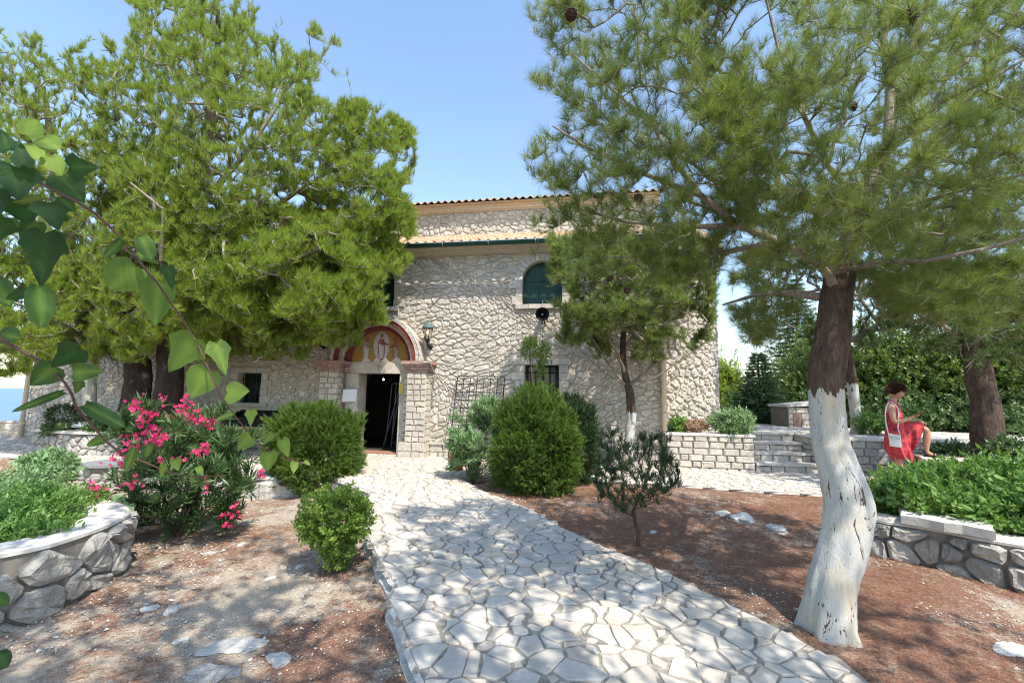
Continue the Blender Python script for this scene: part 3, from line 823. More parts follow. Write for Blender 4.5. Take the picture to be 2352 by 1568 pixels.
# ---- windows
def blocks_side(b, u, z0, z1, sgn, h=.165, wa=.15, wb=.24, off=.05, m=0):
    n_ = max(1, round((z1-z0)/h)); hh = (z1-z0)/n_
    for i in range(n_):
        w_ = (wa if i % 2 else wb)*rng.uniform(.9, 1.1); a, c = (u, u+w_*sgn) if sgn > 0 else (u+w_*sgn, u)
        b.fbox(a, c, z0+i*hh+.006, z0+(i+1)*hh-.006, -.02, off*rng.uniform(.85, 1.15), m, rng.random(), .006)
for wi, (c, r, z0, zs) in enumerate(wins):
    b = MB(); blocks_side(b, c-r, z0, zs, -1); blocks_side(b, c+r, z0, zs, 1); K = 15
    for k in range(K):
        t0, t1 = math.pi*(k+.05)/K, math.pi*(k+.95)/K; ra, rb = r, r+.155*rng.uniform(.92, 1.08); vs = []
        for off in (-.02, .05):
            for rr, t in ((ra, t0), (rb, t0), (rb, t1), (ra, t1)): vs.append(W(c+rr*math.cos(t), zs+rr*math.sin(t), off))
        b.add(vs, [(3, 2, 1, 0), (4, 5, 6, 7), (0, 1, 5, 4), (1, 2, 6, 5), (2, 3, 7, 6), (3, 0, 4, 7)], 0, rng.random())
    wn = b.build('window', M['dressed'], church)
    b = MB(); us2 = [c-r-.14+(2*r+.28)*i/4 for i in range(5)]
    for i in range(4): b.fbox(us2[i]+.003, us2[i+1]-.003, z0-.10, z0+.0, -.05, .085, 0, rng.random(), .004)
    b.build('sill', M['dressed'], wn)
    for sgn in (-1, 1):
        b = MB(); K = 10; cs = [0]+[r*i/5 for i in range(1, 6)]
        for i in range(5):
            ua, ub = cs[i]+(.004 if i == 0 else .002), cs[i+1]-.002
            ha, hb = math.sqrt(max(0, r*r-ua*ua))*.99, math.sqrt(max(0, r*r-ub*ub))*.99
            pts = [(c+sgn*ua, z0+.01), (c+sgn*ub, z0+.01), (c+sgn*ub, zs+hb), (c+sgn*ua, zs+ha)]
            b.prism([W(*q, -.17) for q in pts], [W(*q, -.13) for q in pts])
        for zz2 in (z0+.06, z0+.55): b.fbox(min(c+sgn*.02, c+sgn*(r-.02)), max(c+sgn*.02, c+sgn*(r-.02)), zz2, zz2+.07, -.131, -.112)
        b.build('shutter', M['green'], wn)
for wi, (a0, a1, b0, b1) in enumerate((lw, ll)):
    b = MB(); blocks_side(b, a0, b0, b1, -1, .17, .19, .27); blocks_side(b, a1, b0, b1, 1, .17, .19, .27)
    wd = (a1-a0+.5)/3
    for i in range(3): b.fbox(a0-.25+i*wd+.004, a0-.25+(i+1)*wd-.004, b1+.004, b1+.13, -.02, .052, 0, rng.random(), .004)
    wn = b.build('window', M['dressed'], church)
    b = MB(); b.fbox(a0-.2, a1+.2, b0-.09, b0-.004, -.05, .07, 0, .4); b.build('sill', M['dressed'], wn)
    b = MB(); b.fbox(a0, a1, b0, b1, -.26, -.24, 0); b.build('pane', M['glassdark'], wn)
    b = MB()
    for uu in (a0+.012, (a0+a1)/2, a1-.012): b.fbox(uu-.02, uu+.02, b0, b1, -.238, -.20, 0)
    for zz2 in (b0+.02, b1-.02, (b0+b1)/2): b.fbox(a0, a1, zz2-.018, zz2+.018, -.236, -.205, 0)
    b.build('frame', M['green'], wn)
    b = MB(); k = 5
    for i in range(k):
        u = lerp(a0, a1, (i+.5)/k); b.tube([W(u, b0, -.08), W(u, b1, -.08)], .011, 6)
    for zz2 in (b0+.2, b1-.16): b.tube([W(a0, zz2, -.08), W(a1, zz2, -.08)], .010, 6)
    b.build('grille', M['iron'], wn)
# ---- portal
rp = (fp(933, 900, .4)[0], fp(978, 900, .4)[0]); lp = (fp(731, 900, .4)[0], fp(774, 900, .4)[0])
b = MB()
zcap = aZ-.25
def coursed(b, u0, u1, z0, z1, o0, o1, h=.125, wmin=.13, wmax=.26, m=0, side=True):
    """a pier of squared stones: mortar core with proud stone faces"""
    b.fbox(u0+.012, u1-.012, z0, z1, o0, o1-.014, 1)
    fr_ = lambda u, z, hh: W(u, z, o1-.014+hh)
    stones(b, courses(u0, u1, z0, z1, h, wmin, wmax, rng), fr_, .020, .018, rng, m, 0, .012, .2, flat=True)
    for (uu, sg) in ((u0+.012, -1), (u1-.012, 1)):
        fs_ = lambda s_, z, hh, uu=uu, sg=sg: W(uu+sg*hh, z, s_)
        cl = courses(min(o0+.02, o1), o1-.004, z0, z1, h, .12, .24, rng)
        stones(b, cl, fs_, .016, .013, rng, m, 0, .012, .2, flat=True)
for q_ in (rp, lp):
    b = MB(); coursed(b, q_[0], q_[1], .33, zcap, -.02, .40); b.build('portal_pier', [M['dressed'], M['jointmortar']], church)
for q_ in ((rp[0]-.13, rp[1]+.03), (lp[0]-.03, lp[1]+.05)):
    b = MB(); coursed(b, *q_, -.05, .33, -.02, .44, .16, .18, .34); b.build('portal_base', [M['dressed'], M['jointmortar']], church)
for q_ in ((lp[1], DU0-.34), (DU1+.17, rp[0])):
    b = MB(); coursed(b, *q_, -.05, zcap, -.02, .22, .14, .1, .2); b.build('portal_pilaster', [M['dressed'], M['jointmortar']], church)
for (a0, a1) in ((lp[0], lp[1]), (rp[0], rp[1])):
    zz2 = zcap; b = MB()
    for i, (h_, e_) in enumerate(((.055, .02), (.06, .045), (.06, .075), (.075, .11))):
        n_ = 4 if i < 3 else 3; w0, w1 = a0-e_, a1+e_
        for k in range(n_): b.fbox(lerp(w0, w1, k/n_)+.003, lerp(w0, w1, (k+1)/n_)-.003, zz2+.004, zz2+h_-.004, -.02, .40+e_, 0 if i < 3 else 1, rng.random(), .003)
        b.fbox(w0+.012, w1-.012, zz2, zz2+h_, -.02, .388+e_, 2)
        zz2 += h_
    b.build('capital', [M['pinkcap'], M['pinkcap'], M['jointmortar']], church)
for (a0, a1) in ((lp[1]+.11, DU0-.30), ):
    zz2 = zcap; b = MB()
    for i, (h_, e_) in enumerate(((.055, .02), (.06, .045), (.06, .075), (.075, .11))):
        b.fbox(a0, a1+e_, zz2+.004, zz2+h_-.004, -.02, .22+e_, 0 if i < 3 else 1, rng.random(), .003); zz2 += h_
b.build('capital', [M['pinkcap'], M['pinkcap'], M['jointmortar']], church)
# jambs and lintel of white stone
for (a0, a1) in ((DU0-.34, DU0), (DU1, DU1+.17)):
    zz2 = 0; b = MB()
    for h_ in (.42, .5, .55, DZT-1.47):
        b.fbox(a0+.001, a1-.001, zz2+.003, zz2+h_-.003, -.34, .06, 0, rng.random(), .003); zz2 += h_
    b.build('door_jamb', M['dressed'], church)
b = MB(); s_ = [DU0-.34, DU0-.12, DU0+.16, DU1-.28, DU1+.02, DU1+.17]
for i in range(5): b.fbox(s_[i]+.002, s_[i+1]-.002, DZT+.001, aZ-.004, -.34, .075, 0, rng.random(), .003)
li = b.build('lintel', M['dressed'], church)
b = MB(); cx_ = (DU0+DU1)/2-.01; zc_ = (DZT+aZ)/2
b.fbox(cx_-.009, cx_+.009, zc_-.085, zc_+.085, .074, .081); b.fbox(cx_-.06, cx_+.06, zc_+.02, zc_+.036, .074, .0805)
b.build('carved_cross', plain('brownmark', (.25, .15, .11), .8), li)
b = MB(); b.fbox(DU0-.02, DU1+.02, -.02, .028, -.34, .1, 0, .4); b.build('threshold', plain('redthresh', (.32, .16, .11), .8), church)
# arch rings
def ring(name, r0, r1, o1, mat, nb, gap=.06, o0=-.02, mm=None):
    b = MB()
    for k in range(nb):
        t0, t1 = math.pi*(k+gap/2)/nb, math.pi*(k+1-gap/2)/nb; sub = 3; a = rng.random(); jo = rng.uniform(-.004, .004)
        for s2 in range(sub):
            ta, tb = lerp(t0, t1, s2/sub), lerp(t0, t1, (s2+1)/sub); vs = []
            for off in (o0, o1+jo):
                for rr, t in ((r0, ta), (r1, ta), (r1, tb), (r0, tb)): vs.append(W(aU+rr*math.cos(t), aZ+rr*math.sin(t), off))
            b.add(vs, [(3, 2, 1, 0), (4, 5, 6, 7), (1, 2, 6, 5), (3, 0, 4, 7)]+([(0, 1, 5, 4)] if s2 == 0 else [])+([(2, 3, 7, 6)] if s2 == 2 else []), 0, a)
    K = 40
    for k in range(K):
        ta, tb = math.pi*k/K, math.pi*(k+1)/K; vs = []
        for off in (o0, o1-.012):
            for rr, t in ((r0+.006, ta), (r1-.006, ta), (r1-.006, tb), (r0+.006, tb)): vs.append(W(aU+rr*math.cos(t), aZ+rr*math.sin(t), off))
        b.add(vs, [(4, 5, 6, 7), (1, 2, 6, 5), (3, 0, 4, 7)], 1)
    b.build(name, [mat, M['jointmortar']], church)
ring('arch_rim', 1.005, 1.07, .43, M['dressed'], 24)
ring('arch_brick', .925, 1.004, .41, M['redbrick'], 46)
ring('arch_stones', .838, .924, .33, M['dressed'], 26)
ring('arch_soffit', .745, .837, .22, M['redbrick'], 40)
# mosaic in the lunette
b = MB(); K = 40; RL = .77
b.add([W(aU+RL*math.cos(math.pi*k/K), aZ-.002+RL*math.sin(math.pi*k/K), .05) for k in range(K+1)], [tuple(range(K+1))])
mo = b.build('mosaic', M['gold'], church)
def ell(b, cx, cz, rx, rz, off, m, rot=0, n=20, a=.5):
    vs = []
    for k in range(n):
        t = 2*math.pi*k/n; x, z = rx*math.cos(t), rz*math.sin(t)
        vs.append(W(aU+cx+x*math.cos(rot)-z*math.sin(rot), aZ+cz+x*math.sin(rot)+z*math.cos(rot), off))
    b.add(vs, [tuple(range(n))], m, a)
def pol(b, pts, off, m, a=.5): b.add([W(aU+x, aZ+z, off) for x, z in pts], [tuple(range(len(pts)))], m, a)
mm = {k: stone_mat('mosaic_'+k, *v, 70, .3, .003) for k, v in dict(white=((.55, .53, .52), (.66, .62, .6), (.45, .45, .46)), blue=((.30, .38, .45), (.42, .48, .52), (.24, .32, .4)),
      robe=((.30, .08, .08), (.38, .14, .12), (.22, .05, .05)), olive=((.22, .26, .18), (.35, .38, .30), (.16, .18, .12)), skin=((.36, .20, .10), (.42, .24, .13), (.3, .15, .08)),
      rocky=((.50, .36, .34), (.66, .60, .56), (.40, .24, .22)), dark=((.10, .04, .03), (.14, .06, .04), (.07, .03, .02))).items()}
mk = list(mm); ms = [mm[k] for k in mk]; I_ = {k: i for i, k in enumerate(mk)}
b = MB()
ell(b, 0, .38, .20, .34, .054, I_['blue'], 0, 28); ell(b, 0, .38, .182, .32, .0555, I_['white'], 0, 28, .2)
for k in range(8):
    t = k*math.pi/4+.2; pol(b, [(0, .38), (.17*math.cos(t-.12), .38+.30*math.sin(t-.12)), (.17*math.cos(t+.12), .38+.30*math.sin(t+.12))], .0570, I_['blue'])
def figure(cx, z0, h, robe, under, lean, arm):
    q = lambda x, z: (cx+x*h+lean*(z)*h, z0+z*h)
    pol(b, [q(-.13, 0), q(.13, 0), q(.15, .35), q(.13, .62), q(.06, .78), q(-.06, .78), q(-.14, .62), q(-.15, .3)], .0585, I_[robe], .6)
    for i in range(5): pol(b, [q(-.12+.05*i, .01), q(-.10+.05*i, .01), q(-.02+.03*i, .5), q(-.04+.03*i, .52)], .0600, I_[under], rng.random())
    pol(b, [q(-.04, .02), q(.08, .02), q(.11, .4), q(-.10, .6), q(-.12, .5)], .0592, I_[under], .3)
    pol(b, [q(arm*.02, .66), q(arm*.02, .58), q(arm*.24, .50), q(arm*.27, .55)], .0610, I_[robe], .9)
    pol(b, [q(arm*.24, .50), q(arm*.33, .52), q(arm*.33, .56), q(arm*.27, .56)], .0620, I_['skin'])
    x_, z_ = q(0, .88); ell(b, x_, z_, .085*h*1.5, .085*h*1.6, .0588, I_['white'] if robe == 'robe' and lean == 0 else I_['skin'], 0, 16, .1)
    ell(b, x_, z_, .058*h, .085*h, .0605, I_['dark'], 0, 14); ell(b, x_+.005, z_, .04*h, .06*h, .0622, I_['skin'], 0, 14, .8)
pol(b, [(-.2, 0), (.2, 0), (.12, .12), (.05, .17), (-.06, .12), (-.13, .09)], .0575, I_['rocky']); pol(b, [(-.05, .0), (.05, .05), (.1, .14), (0, .1)], .0583, I_['robe'])
figure(0, .08, .62, 'robe', 'white', 0, 1); figure(-.39, .05, .55, 'olive', 'white', .05, 1); figure(.38, .05, .55, 'robe', 'olive', -.10, -1)
pol(b, [(-.48, 0), (-.25, 0), (-.28, .06), (-.36, .09), (-.44, .06)], .0630, I_['rocky']); pol(b, [(.26, 0), (.52, 0), (.46, .08), (.38, .12), (.32, .06)], .0630, I_['rocky'])
b.build('mosaic_figures', ms, mo)
# plinth right of the door and left
b = MB(); u0 = rp[1]+.03; coursed(b, u0, uR-.02, -.05, .27, -.02, .13, .15, .2, .36)
for i in range(18):
    a0 = lerp(u0, uR, i/18); a1 = lerp(u0, uR, (i+1)/18); b.fbox(a0+.002, a1-.002, .272, .315, -.02, .16, 0, rng.random(), .004)
b.build('plinth', [M['dressed'], M['jointmortar']], church)
b = MB(); cu0, cz0 = fp(918, 708)
path_ = [W(cu0, cz0+.02, .07), W(cu0+.02, cz0-.25, .07)]
for t in np.linspace(2.05, -.0, 18)[3:]: path_.append(W(aU+1.09*math.cos(t), aZ+1.09*math.sin(t), .42))
path_ += [W(aU+1.06, aZ-.02, .5), W(rp[1]+.12, aZ-.04, .52), W(rp[1]+.09, aZ-.3, .1), W(rp[1]+.04, aZ-.65, .08), W(rp[1]+.04, aZ-.95, .08)]
b.tube(path_, .011, 6); b.build('cable', M['galv'], church)
b = MB(); a0, z0 = fp(921, 905, .06)
b.fbox(DU1+.02, DU1+.13, z0+.02, z0+.26, .061, .13, 0); b.fbox(DU1+.13, DU1+.155, z0+.0, z0+.2, .062, .14, 1)
bx_ = b.build('icon_box', [plain('yellowbox', (.60, .46, .12), .6), plain('redbox', (.45, .03, .03), .6)]); tag(bx_, 'small yellow and red box fixed to the right door jamb', 'box')
# things in the doorway
b = MB(); c = W((DU0+DU1)/2-.0, 0.03, -1.15)
X_ = FE; tp = [(-.33, 0, -.22, 1.62), (-.12, .05, -.10, 1.66), (-.05, 0, .08, 1.64), (.22, 0, .10, 1.66), (-.30, .1, .02, 1.6), (.10, .05, .14, 1.62), (-.18, 0, .02, 1.60)]
for (xa, ya, xb, zb) in tp: b.tube([c+X_*xa+FN*ya*2, c+X_*xb+Vector((0, 0, zb))], .012, 6)
b.tube([c+X_*-.2+Vector((0, 0, .1)), c+X_*.22+Vector((0, 0, .1))], .012, 6); b.tube([c+X_*-.2+Vector((0, 0, 1.6)), c+X_*.16+Vector((0, 0, 1.6))], .012, 6)
st = b.build('folding_stand', plain('darkgalv', (.22, .23, .24), .5)); tag(st, 'thin grey metal folding stand just inside the dark doorway', 'stand')
em = bpy.data.materials.new('lamp_glow'); em.use_nodes = True; e_ = em.node_tree.nodes['Principled BSDF']; e_.inputs['Emission Color'].default_value = (1, .9, .7, 1); e_.inputs['Emission Strength'].default_value = 6
b = MB(); lc = W(fp(881, 864, -.8)[0], DZT-.12, -.8); b.lathe(lc, [(.002, -.022), (.016, -.016), (.022, 0), (.016, .016), (.004, .03), (.002, .04)], 12); cb = b.build('ceiling_bulb', em); tag(cb, 'small glowing light bulb hanging inside the dark doorway', 'bulb')
b = MB(); pu, pz_ = fp(790, 893, .08); p0 = fp(785, 892, .24)[0]; p1 = fp(803, 892, .24)[0]; pzA = fp(795, 893, .24)[1]; pzB = fp(795, 923, .24)[1]
p0 = lp[1]+.04
b.add([W(p0, pzB, .235), W(p0+.28, pzB+.015, .10), W(p0+.29, pzA, .10), W(p0+.01, pzA-.01, .235), W(p0, pzB, .232), W(p0+.28, pzB+.015, .097), W(p0+.29, pzA, .097), W(p0+.01, pzA-.01, .232)], [(0, 1, 2, 3), (7, 6, 5, 4), (0, 4, 5, 1), (2, 6, 7, 3)])
nt_ = b.build('paper_notice', M['paper']); tag(nt_, 'white paper notice fixed beside the left door jamb', 'notice')
# wall lanterns
def lantern(u, z, label):
    base = W(u, z, .05); t = thing('wall_lantern', base, label, 'lantern', 'wall lanterns beside the portal')
    c = W(u, z+.30, .24)
    b = MB(); b.lathe(W(u, z+.0, .03), [(.002, .05), (.055, .05), (.06, .03), (.06, 0)], 14, ax=FN)
    b.tube([W(u, z, .06), W(u, z-.03, .14), W(u, z+.0, .22), W(u, z+.10, .24)], [.02, .018, .018, .022], 8); b.build('bracket', M['iron'], t)
    b = MB(); b.lathe(c, [(.02, -.24), (.045, -.20), (.06, -.17), (.065, -.15)], 6, smooth=False)
    for k in range(6):
        a = 2*math.pi*k/6; d = Vector((math.cos(a), math.sin(a), 0))
        b.tube([c+d*.062+Vector((0, 0, -.16)), c+d*.115+Vector((0, 0, .10))], .008, 5)
    b.lathe(c, [(.112, .095), (.122, .095), (.122, .11), (.112, .11)], 6, smooth=False); b.build('cage', M['iron'], t)
    b = MB(); b.lathe(c, [(.135, .10), (.12, .15), (.07, .20), (.03, .22), (.018, .25), (.022, .27), (.002, .30)], 12); b.build('cap', plain('patina', (.09, .15, .15), .6), t)
    gl = NT('lantern_glass'); gl.col((.8, .78, .7)).rough(.15); gl.b.inputs['Transmission Weight'].default_value = .85; gl.b.inputs['IOR'].default_value = 1.05
    b = MB(); b.lathe(c, [(.058, -.155), (.108, .095)], 6, smooth=False); b.build('glass', gl.m, t)
    b = MB(); b.lathe(c, [(.002, -.03), (.018, -.02), (.022, 0), (.015, .025), (.002, .04)], 10)
    em2 = bpy.data.materials.new('lantern_bulb'); em2.use_nodes = True; e2 = em2.node_tree.nodes['Principled BSDF']; e2.inputs['Emission Color'].default_value = (1, .72, .35, 1); e2.inputs['Emission Strength'].default_value = 5
    b.build('bulb', em2, t)
zl = fp(987, 795, .1)[1]
lantern(fp(988, 795, .05)[0], zl, 'lit wall lantern on the sunlit wall right of the portal'); lantern(fp(745, 790, .05)[0], zl, 'lit wall lantern in tree shade left of the portal')
# horn loudspeaker
hu, hz = fp(1246, 722, .35); t = thing('horn_loudspeaker', W(hu, hz, 0), 'black round horn loudspeaker on the wall between two windows', 'loudspeaker')
ax = (FN*1.0+Vector((.05, 0, -.1))).normalized(); c = W(hu, hz, .38)
b = MB(); b.lathe(c, [(.145, .0), (.135, -.02), (.095, -.09), (.06, -.15), (.045, -.2), (.06, -.21), (.055, -.3), (.002, -.31)], 24, ax=ax)
b.lathe(c, [(.145, 0), (.15, .005), (.15, -.015), (.138, -.02)], 24, ax=ax); b.build('horn', plain('hornblack', (.02, .02, .022), .5), t)
b = MB(); b.lathe(c, [(.002, -.05), (.022, -.055), (.03, -.09), (.02, -.15)], 12, ax=ax); b.build('throat', M['galv'], t)
b = MB(); b.tube([W(hu, hz-.05, .12), W(hu+.03, hz-.16, .08), W(hu+.03, hz-.2, .02)], .014, 6); b.tube([W(hu-.03, hz, .2), W(hu-.03, hz-.16, .1), W(hu+.03, hz-.18, .03)], .01, 6); b.build('bracket', M['iron'], t)
b = MB(); b.tube([W(hu-.02, hz-.12, .1), W(hu-.02, hz-.6, .06), W(hu-.03, lw[3]+.1, .06)], .006, 5); b.build('cable', M['iron'], t)
# iron trellis leaning on the wall
t = thing('metal_trellis', W(fp(1100, 950)[0], 0, .2), 'dark metal grid trellis leaning on the facade behind the bushes', 'trellis')
c0, zt_ = fp(1048, 866, .2); c1 = fp(1157, 866, .2)[0]; b = MB()
fo = lambda z: lerp(.6, .1, z/zt_)
for i in range(8):
    u = lerp(c0, c1, i/7); b.tube([W(u-.0, 0.05, fo(0)), W(u, zt_, fo(zt_))], .013 if i in (0, 7) else .010, 5)
k = 10
for i in range(k+1):
    z = zt_*i/k+.03; b.tube([W(c0, z, fo(z)), W(c1, z, fo(z))], .009, 5)
b.build('grid', M['iron'], t)
# candle stand on the left by the wall: orange wood bench with black tray
sx, _ = fp(600, 960, .5); t = thing('candle_stand', W(sx, 0, .5), 'orange wooden stand carrying a black metal candle trough by the shaded wall', 'candle stand')
u0, u1 = fp(532, 990, .6)[0], fp(700, 990, .6)[0]; zt2 = fp(600, 985, .6)[1]
b = MB(); b.fbox(u0, u1, zt2-.12, zt2-.005, .3, .34); b.fbox(u0, u1, zt2-.12, zt2-.005, .86, .90); b.build('rail', M['wood'], t)
for uu in (u0, u1-.09):
    for oo in (.32, .82):
        b = MB(); b.fbox(uu+.01, uu+.08, 0, zt2-.121, oo-.01, oo+.05); b.build('leg', M['wood'], t)
b = MB(); b.fbox(u0-.12, u1+.1, zt2, zt2+.07, .25, .95); b.build('shelf', M['woodlt'], t)
b = MB(); zb_ = zt2+.071; b.fbox(u0-.05, u1+.0, zb_, zb_+.34, .3, .33); b.fbox(u0-.05, u0-.02, zb_, zb_+.3, .331, .85); b.fbox(u1-.03, u1, zb_, zb_+.3, .331, .85); b.fbox(u0-.019, u1-.031, zb_, zb_+.2, .82, .85); b.build('trough', M['black'], t)
b = MB(); b.fbox(u1+.01, u1+.09, zb_, zb_+.32, .4, .8); b.build('side_board', M['wood'], t)

# ================================================================== walls, steps, terrace on the right
def rubble_wall(name, label, front, z0f, z1, thick, cs, mat, par=None, cope=None, grp=None, cat='wall', gap=.035, h=.05, cols=None, asp=1.1, coursedh=None, close=True, seed=3, topmat='coping', endcap=True):
    """free-standing wall of stones along a line of ground points (outer face to the right of the run)"""
    r_ = random.Random(seed); L, at, nrm = along(front)
    c0_ = at(L/2)[0]; t = thing(name, Vector((c0_.x, c0_.y, z1 if callable(z0f) is False and z0f > z1 else (z0f(c0_.x, c0_.y) if callable(z0f) else z0f))), label, cat, grp)
    zf = z0f if callable(z0f) else (lambda x, y: z0f)
    zt = z1 if callable(z1) else (lambda u: z1)
    def fr(u, z, hh):
        p, _ = at(u); n_ = nrm(u); return Vector((p.x, p.y, 0))+n_*hh+Vector((0, 0, z))
    zlow = min(zf(at(u)[0].x, at(u)[0].y) for u in np.linspace(0, L, 9))-.06; zhi = max(zt(u) for u in np.linspace(0, L, 9))
    b = MB(); K = max(4, int(L/.15)); 
    for i in range(K):
        ua, ub = L*i/K, L*(i+1)/K
        A = [fr(ua, zlow, 0), fr(ub, zlow, 0), fr(ub, zt(ub)-.005, 0), fr(ua, zt(ua)-.005, 0)]; B = [fr(ua, zlow, -thick), fr(ub, zlow, -thick), fr(ub, zt(ub)-.005, -thick), fr(ua, zt(ua)-.005, -thick)]
        b.add(A+B, [(0, 1, 2, 3), (7, 6, 5, 4), (3, 2, 6, 7)], 1)
        if i == 0: b.add(A+B, [(0, 3, 7, 4)], 1)
        if i == K-1: b.add(A+B, [(1, 5, 6, 2)], 1)
    if coursedh: cells = courses(0, L, zlow, zhi, coursedh, cs*.7, cs*1.6, r_); rnd = 0
    else: cells = voronoi(0, L, zlow, zhi, cs, r_, asp, .6); rnd = 1
    cells = [(c, clip(p, 0, zt(min(max(c[0], 0), L))-.004, 0, 1)) for c, p in cells]; cells = [(c, p) for c, p in cells if len(p) >= 3]
    stones(b, cells, fr, gap, h, r_, 0, rnd, .03, .35)
    if endcap:
        for uu, sg in ((0, -1), (L, 1)):
            p_, tt = at(uu); n_ = nrm(uu)
            fe = lambda s_, z, hh: Vector((p_.x, p_.y, 0))-n_*s_+tt*sg*hh+Vector((0, 0, z))
            stones(b, voronoi(0, thick, zlow, zt(uu)-.01, min(cs, thick*.9), r_, asp, .6), fe, gap, h*.7, r_, 0, rnd, .03, .3)
    b.build('stonework', mat, t)
    if cope:
        ct, over, cl = cope; b = MB(); u = -over
        while u < L+over-.01:
            u2 = min(L+over, u+cl*r_.uniform(.7, 1.3)); a = r_.random(); hj = r_.uniform(-.006, .006)
            if L+over-u2 < cl*.3: u2 = L+over
            k = max(1, int((u2-u)/.12)); P0 = []; 
            for i in range(k+1):
                uu = u+.004+(u2-u-.008)*i/k; uc = min(max(uu, 0), L); p, tt = at(uc); n_ = nrm(uc); o = Vector((p.x, p.y, 0))+tt*(uu-uc)
                zz_ = zt(uc); jt = .012*mnoise.noise(Vector((uu*6, z1 if not callable(z1) else 0, seed)))
                P0.append([o+n_*(over+jt)+Vector((0, 0, zz_)), o+n_*(over+jt*1.5)+Vector((0, 0, zz_+ct*.7+hj)), o+n_*(over-.015+jt)+Vector((0, 0, zz_+ct+hj)), o-n_*(thick+over*.6)+Vector((0, 0, zz_+ct+hj)), o-n_*(thick+over*.6)+Vector((0, 0, zz_))])
            vs = [v for r2 in P0 for v in r2]
            fs = [(i*5+j, (i+1)*5+j, (i+1)*5+(j+1) % 5, i*5+(j+1) % 5) for i in range(k) for j in range(5)]+[(4, 3, 2, 1, 0), tuple(k*5+j for j in range(5))]
            b.add(vs, fs, 0, a); u = u2
        b.build('coping', M[topmat], t)
    return t, at, nrm, L
ZT = .70
g = lambda px, py: (G(px, py).x, G(px, py).y)
A0, A1 = g(1532, 1074), g(1735, 1083)
rubble_wall('planter_wall', 'squared pale stone planter wall between the church corner and the steps', [A0, A1], -.02, ZT-.05, .22, .20, [M['dressed'], M['darkmortar']], cope=(.05, .03, .5), coursedh=.13, gap=.022, h=.022)
S0 = Vector((*A1, 0)); S1 = Vector((*g(1882, 1087), 0)); sd = (S1-S0).normalized(); sn = Vector((-sd.y, sd.x, 0))
t = thing('stone_steps', (S0+S1)/2, 'four broad rustic stone steps climbing to the terrace', 'steps')
rs = random.Random(9)
for i in range(4):
    b = MB(); o = S0+sn*(.30*i)+sd*.012; z0 = .175*i; Lw = (S1-S0).length+.02
    fr_ = lambda u, z, h: o+sd*u-sn*h+Vector((0, 0, z))
    b.box(o+Vector((0, 0, z0-.02)), sd*Lw, sn*.6, Vector((0, 0, .13)), 1)
    stones(b, courses(0, Lw, z0-.01, z0+.125, .14, .22, .42, rs), fr_, .02, .012, rs, 0, 0, .015, .2, flat=True)
    u = 0
    while u < Lw-.01:
        u2 = min(Lw, u+rs.uniform(.35, .7)); u2 = Lw if Lw-u2 < .2 else u2
        b.box(o+sd*(u+.003)-sn*(.035+rs.uniform(-.01, .01))+Vector((0, 0, z0+.1255)), sd*(u2-u-.006), sn*.42, Vector((0, 0, .049)), 2, rs.random()); u = u2
    b.build('step', [M['dressed'], M['darkmortar'], M['coping']], t)
# terrace body (flagged) behind wall and steps
ter = [Vector((*A0, 0))+Vector((.1, .2, 0)), Vector((*A1, 0))+sn*.2]
T1 = S0+sn*1.13; T2 = S1+sn*1.13
wl_pts = [(1866, 1074), (1905, 1086), (2000, 1091), (2120, 1094), (2240, 1100), (2420, 1106)]
WP = [T2+sd*.10+sn*.05, S1+sn*.6+sd*.08, S1+sd*.10-sn*.02]+[Vector((*g(*q), 0)) for q in wl_pts[2:]]
rubble_wall('terrace_wall', 'grey squared stone terrace wall behind the person in the red dress', [(p.x, p.y) for p in WP[2:]], -.02, ZT-.06, .26, .24, [M['graystone'], M['darkmortar']], cope=(.065, .05, .6), coursedh=.135, gap=.018, h=.022, seed=5)
rubble_wall('step_cheek_wall', 'short stone cheek wall at the right end of the steps', [(T2.x+sd.x*.06, T2.y), (S1.x+sd.x*.06, S1.y)], -.02, ZT-.065, .10, .2, [M['dressed'], M['darkmortar']], cope=(.06, .02, .5), coursedh=.13, gap=.022, h=.018, seed=6)
b = MB(); reg2 = [(A0[0]+.1, A0[1]+.15), (A1[0], A1[1]+.15), (S0.x, S0.y+1.13), (S1.x+.1, S1.y+1.13), (S1.x+.2, S1.y+.2)]+[(p.x, p.y+.2) for p in WP[3:]]+[(14, 9.5), (14, 17), (3.2, 17), (A0[0]-.3, 10.5)]
b.prism([Vector((x, y, -.3)) for x, y in reg2], [Vector((x, y, ZT-.03)) for x, y in reg2], 1)
cl = clip_region(voronoi(2.5, 14, 8.6, 13.5, .36, rs, 1, .55), reg2, .5)
stones(b, cl, lambda x, y, h: Vector((x, y, ZT-.03+h)), .03, .012, rs, 0, 0, .012, flat=True)
tag(b.build('terrace', [M['flag'], M['soil']]), 'raised terrace paved with pale flags', kind='structure')
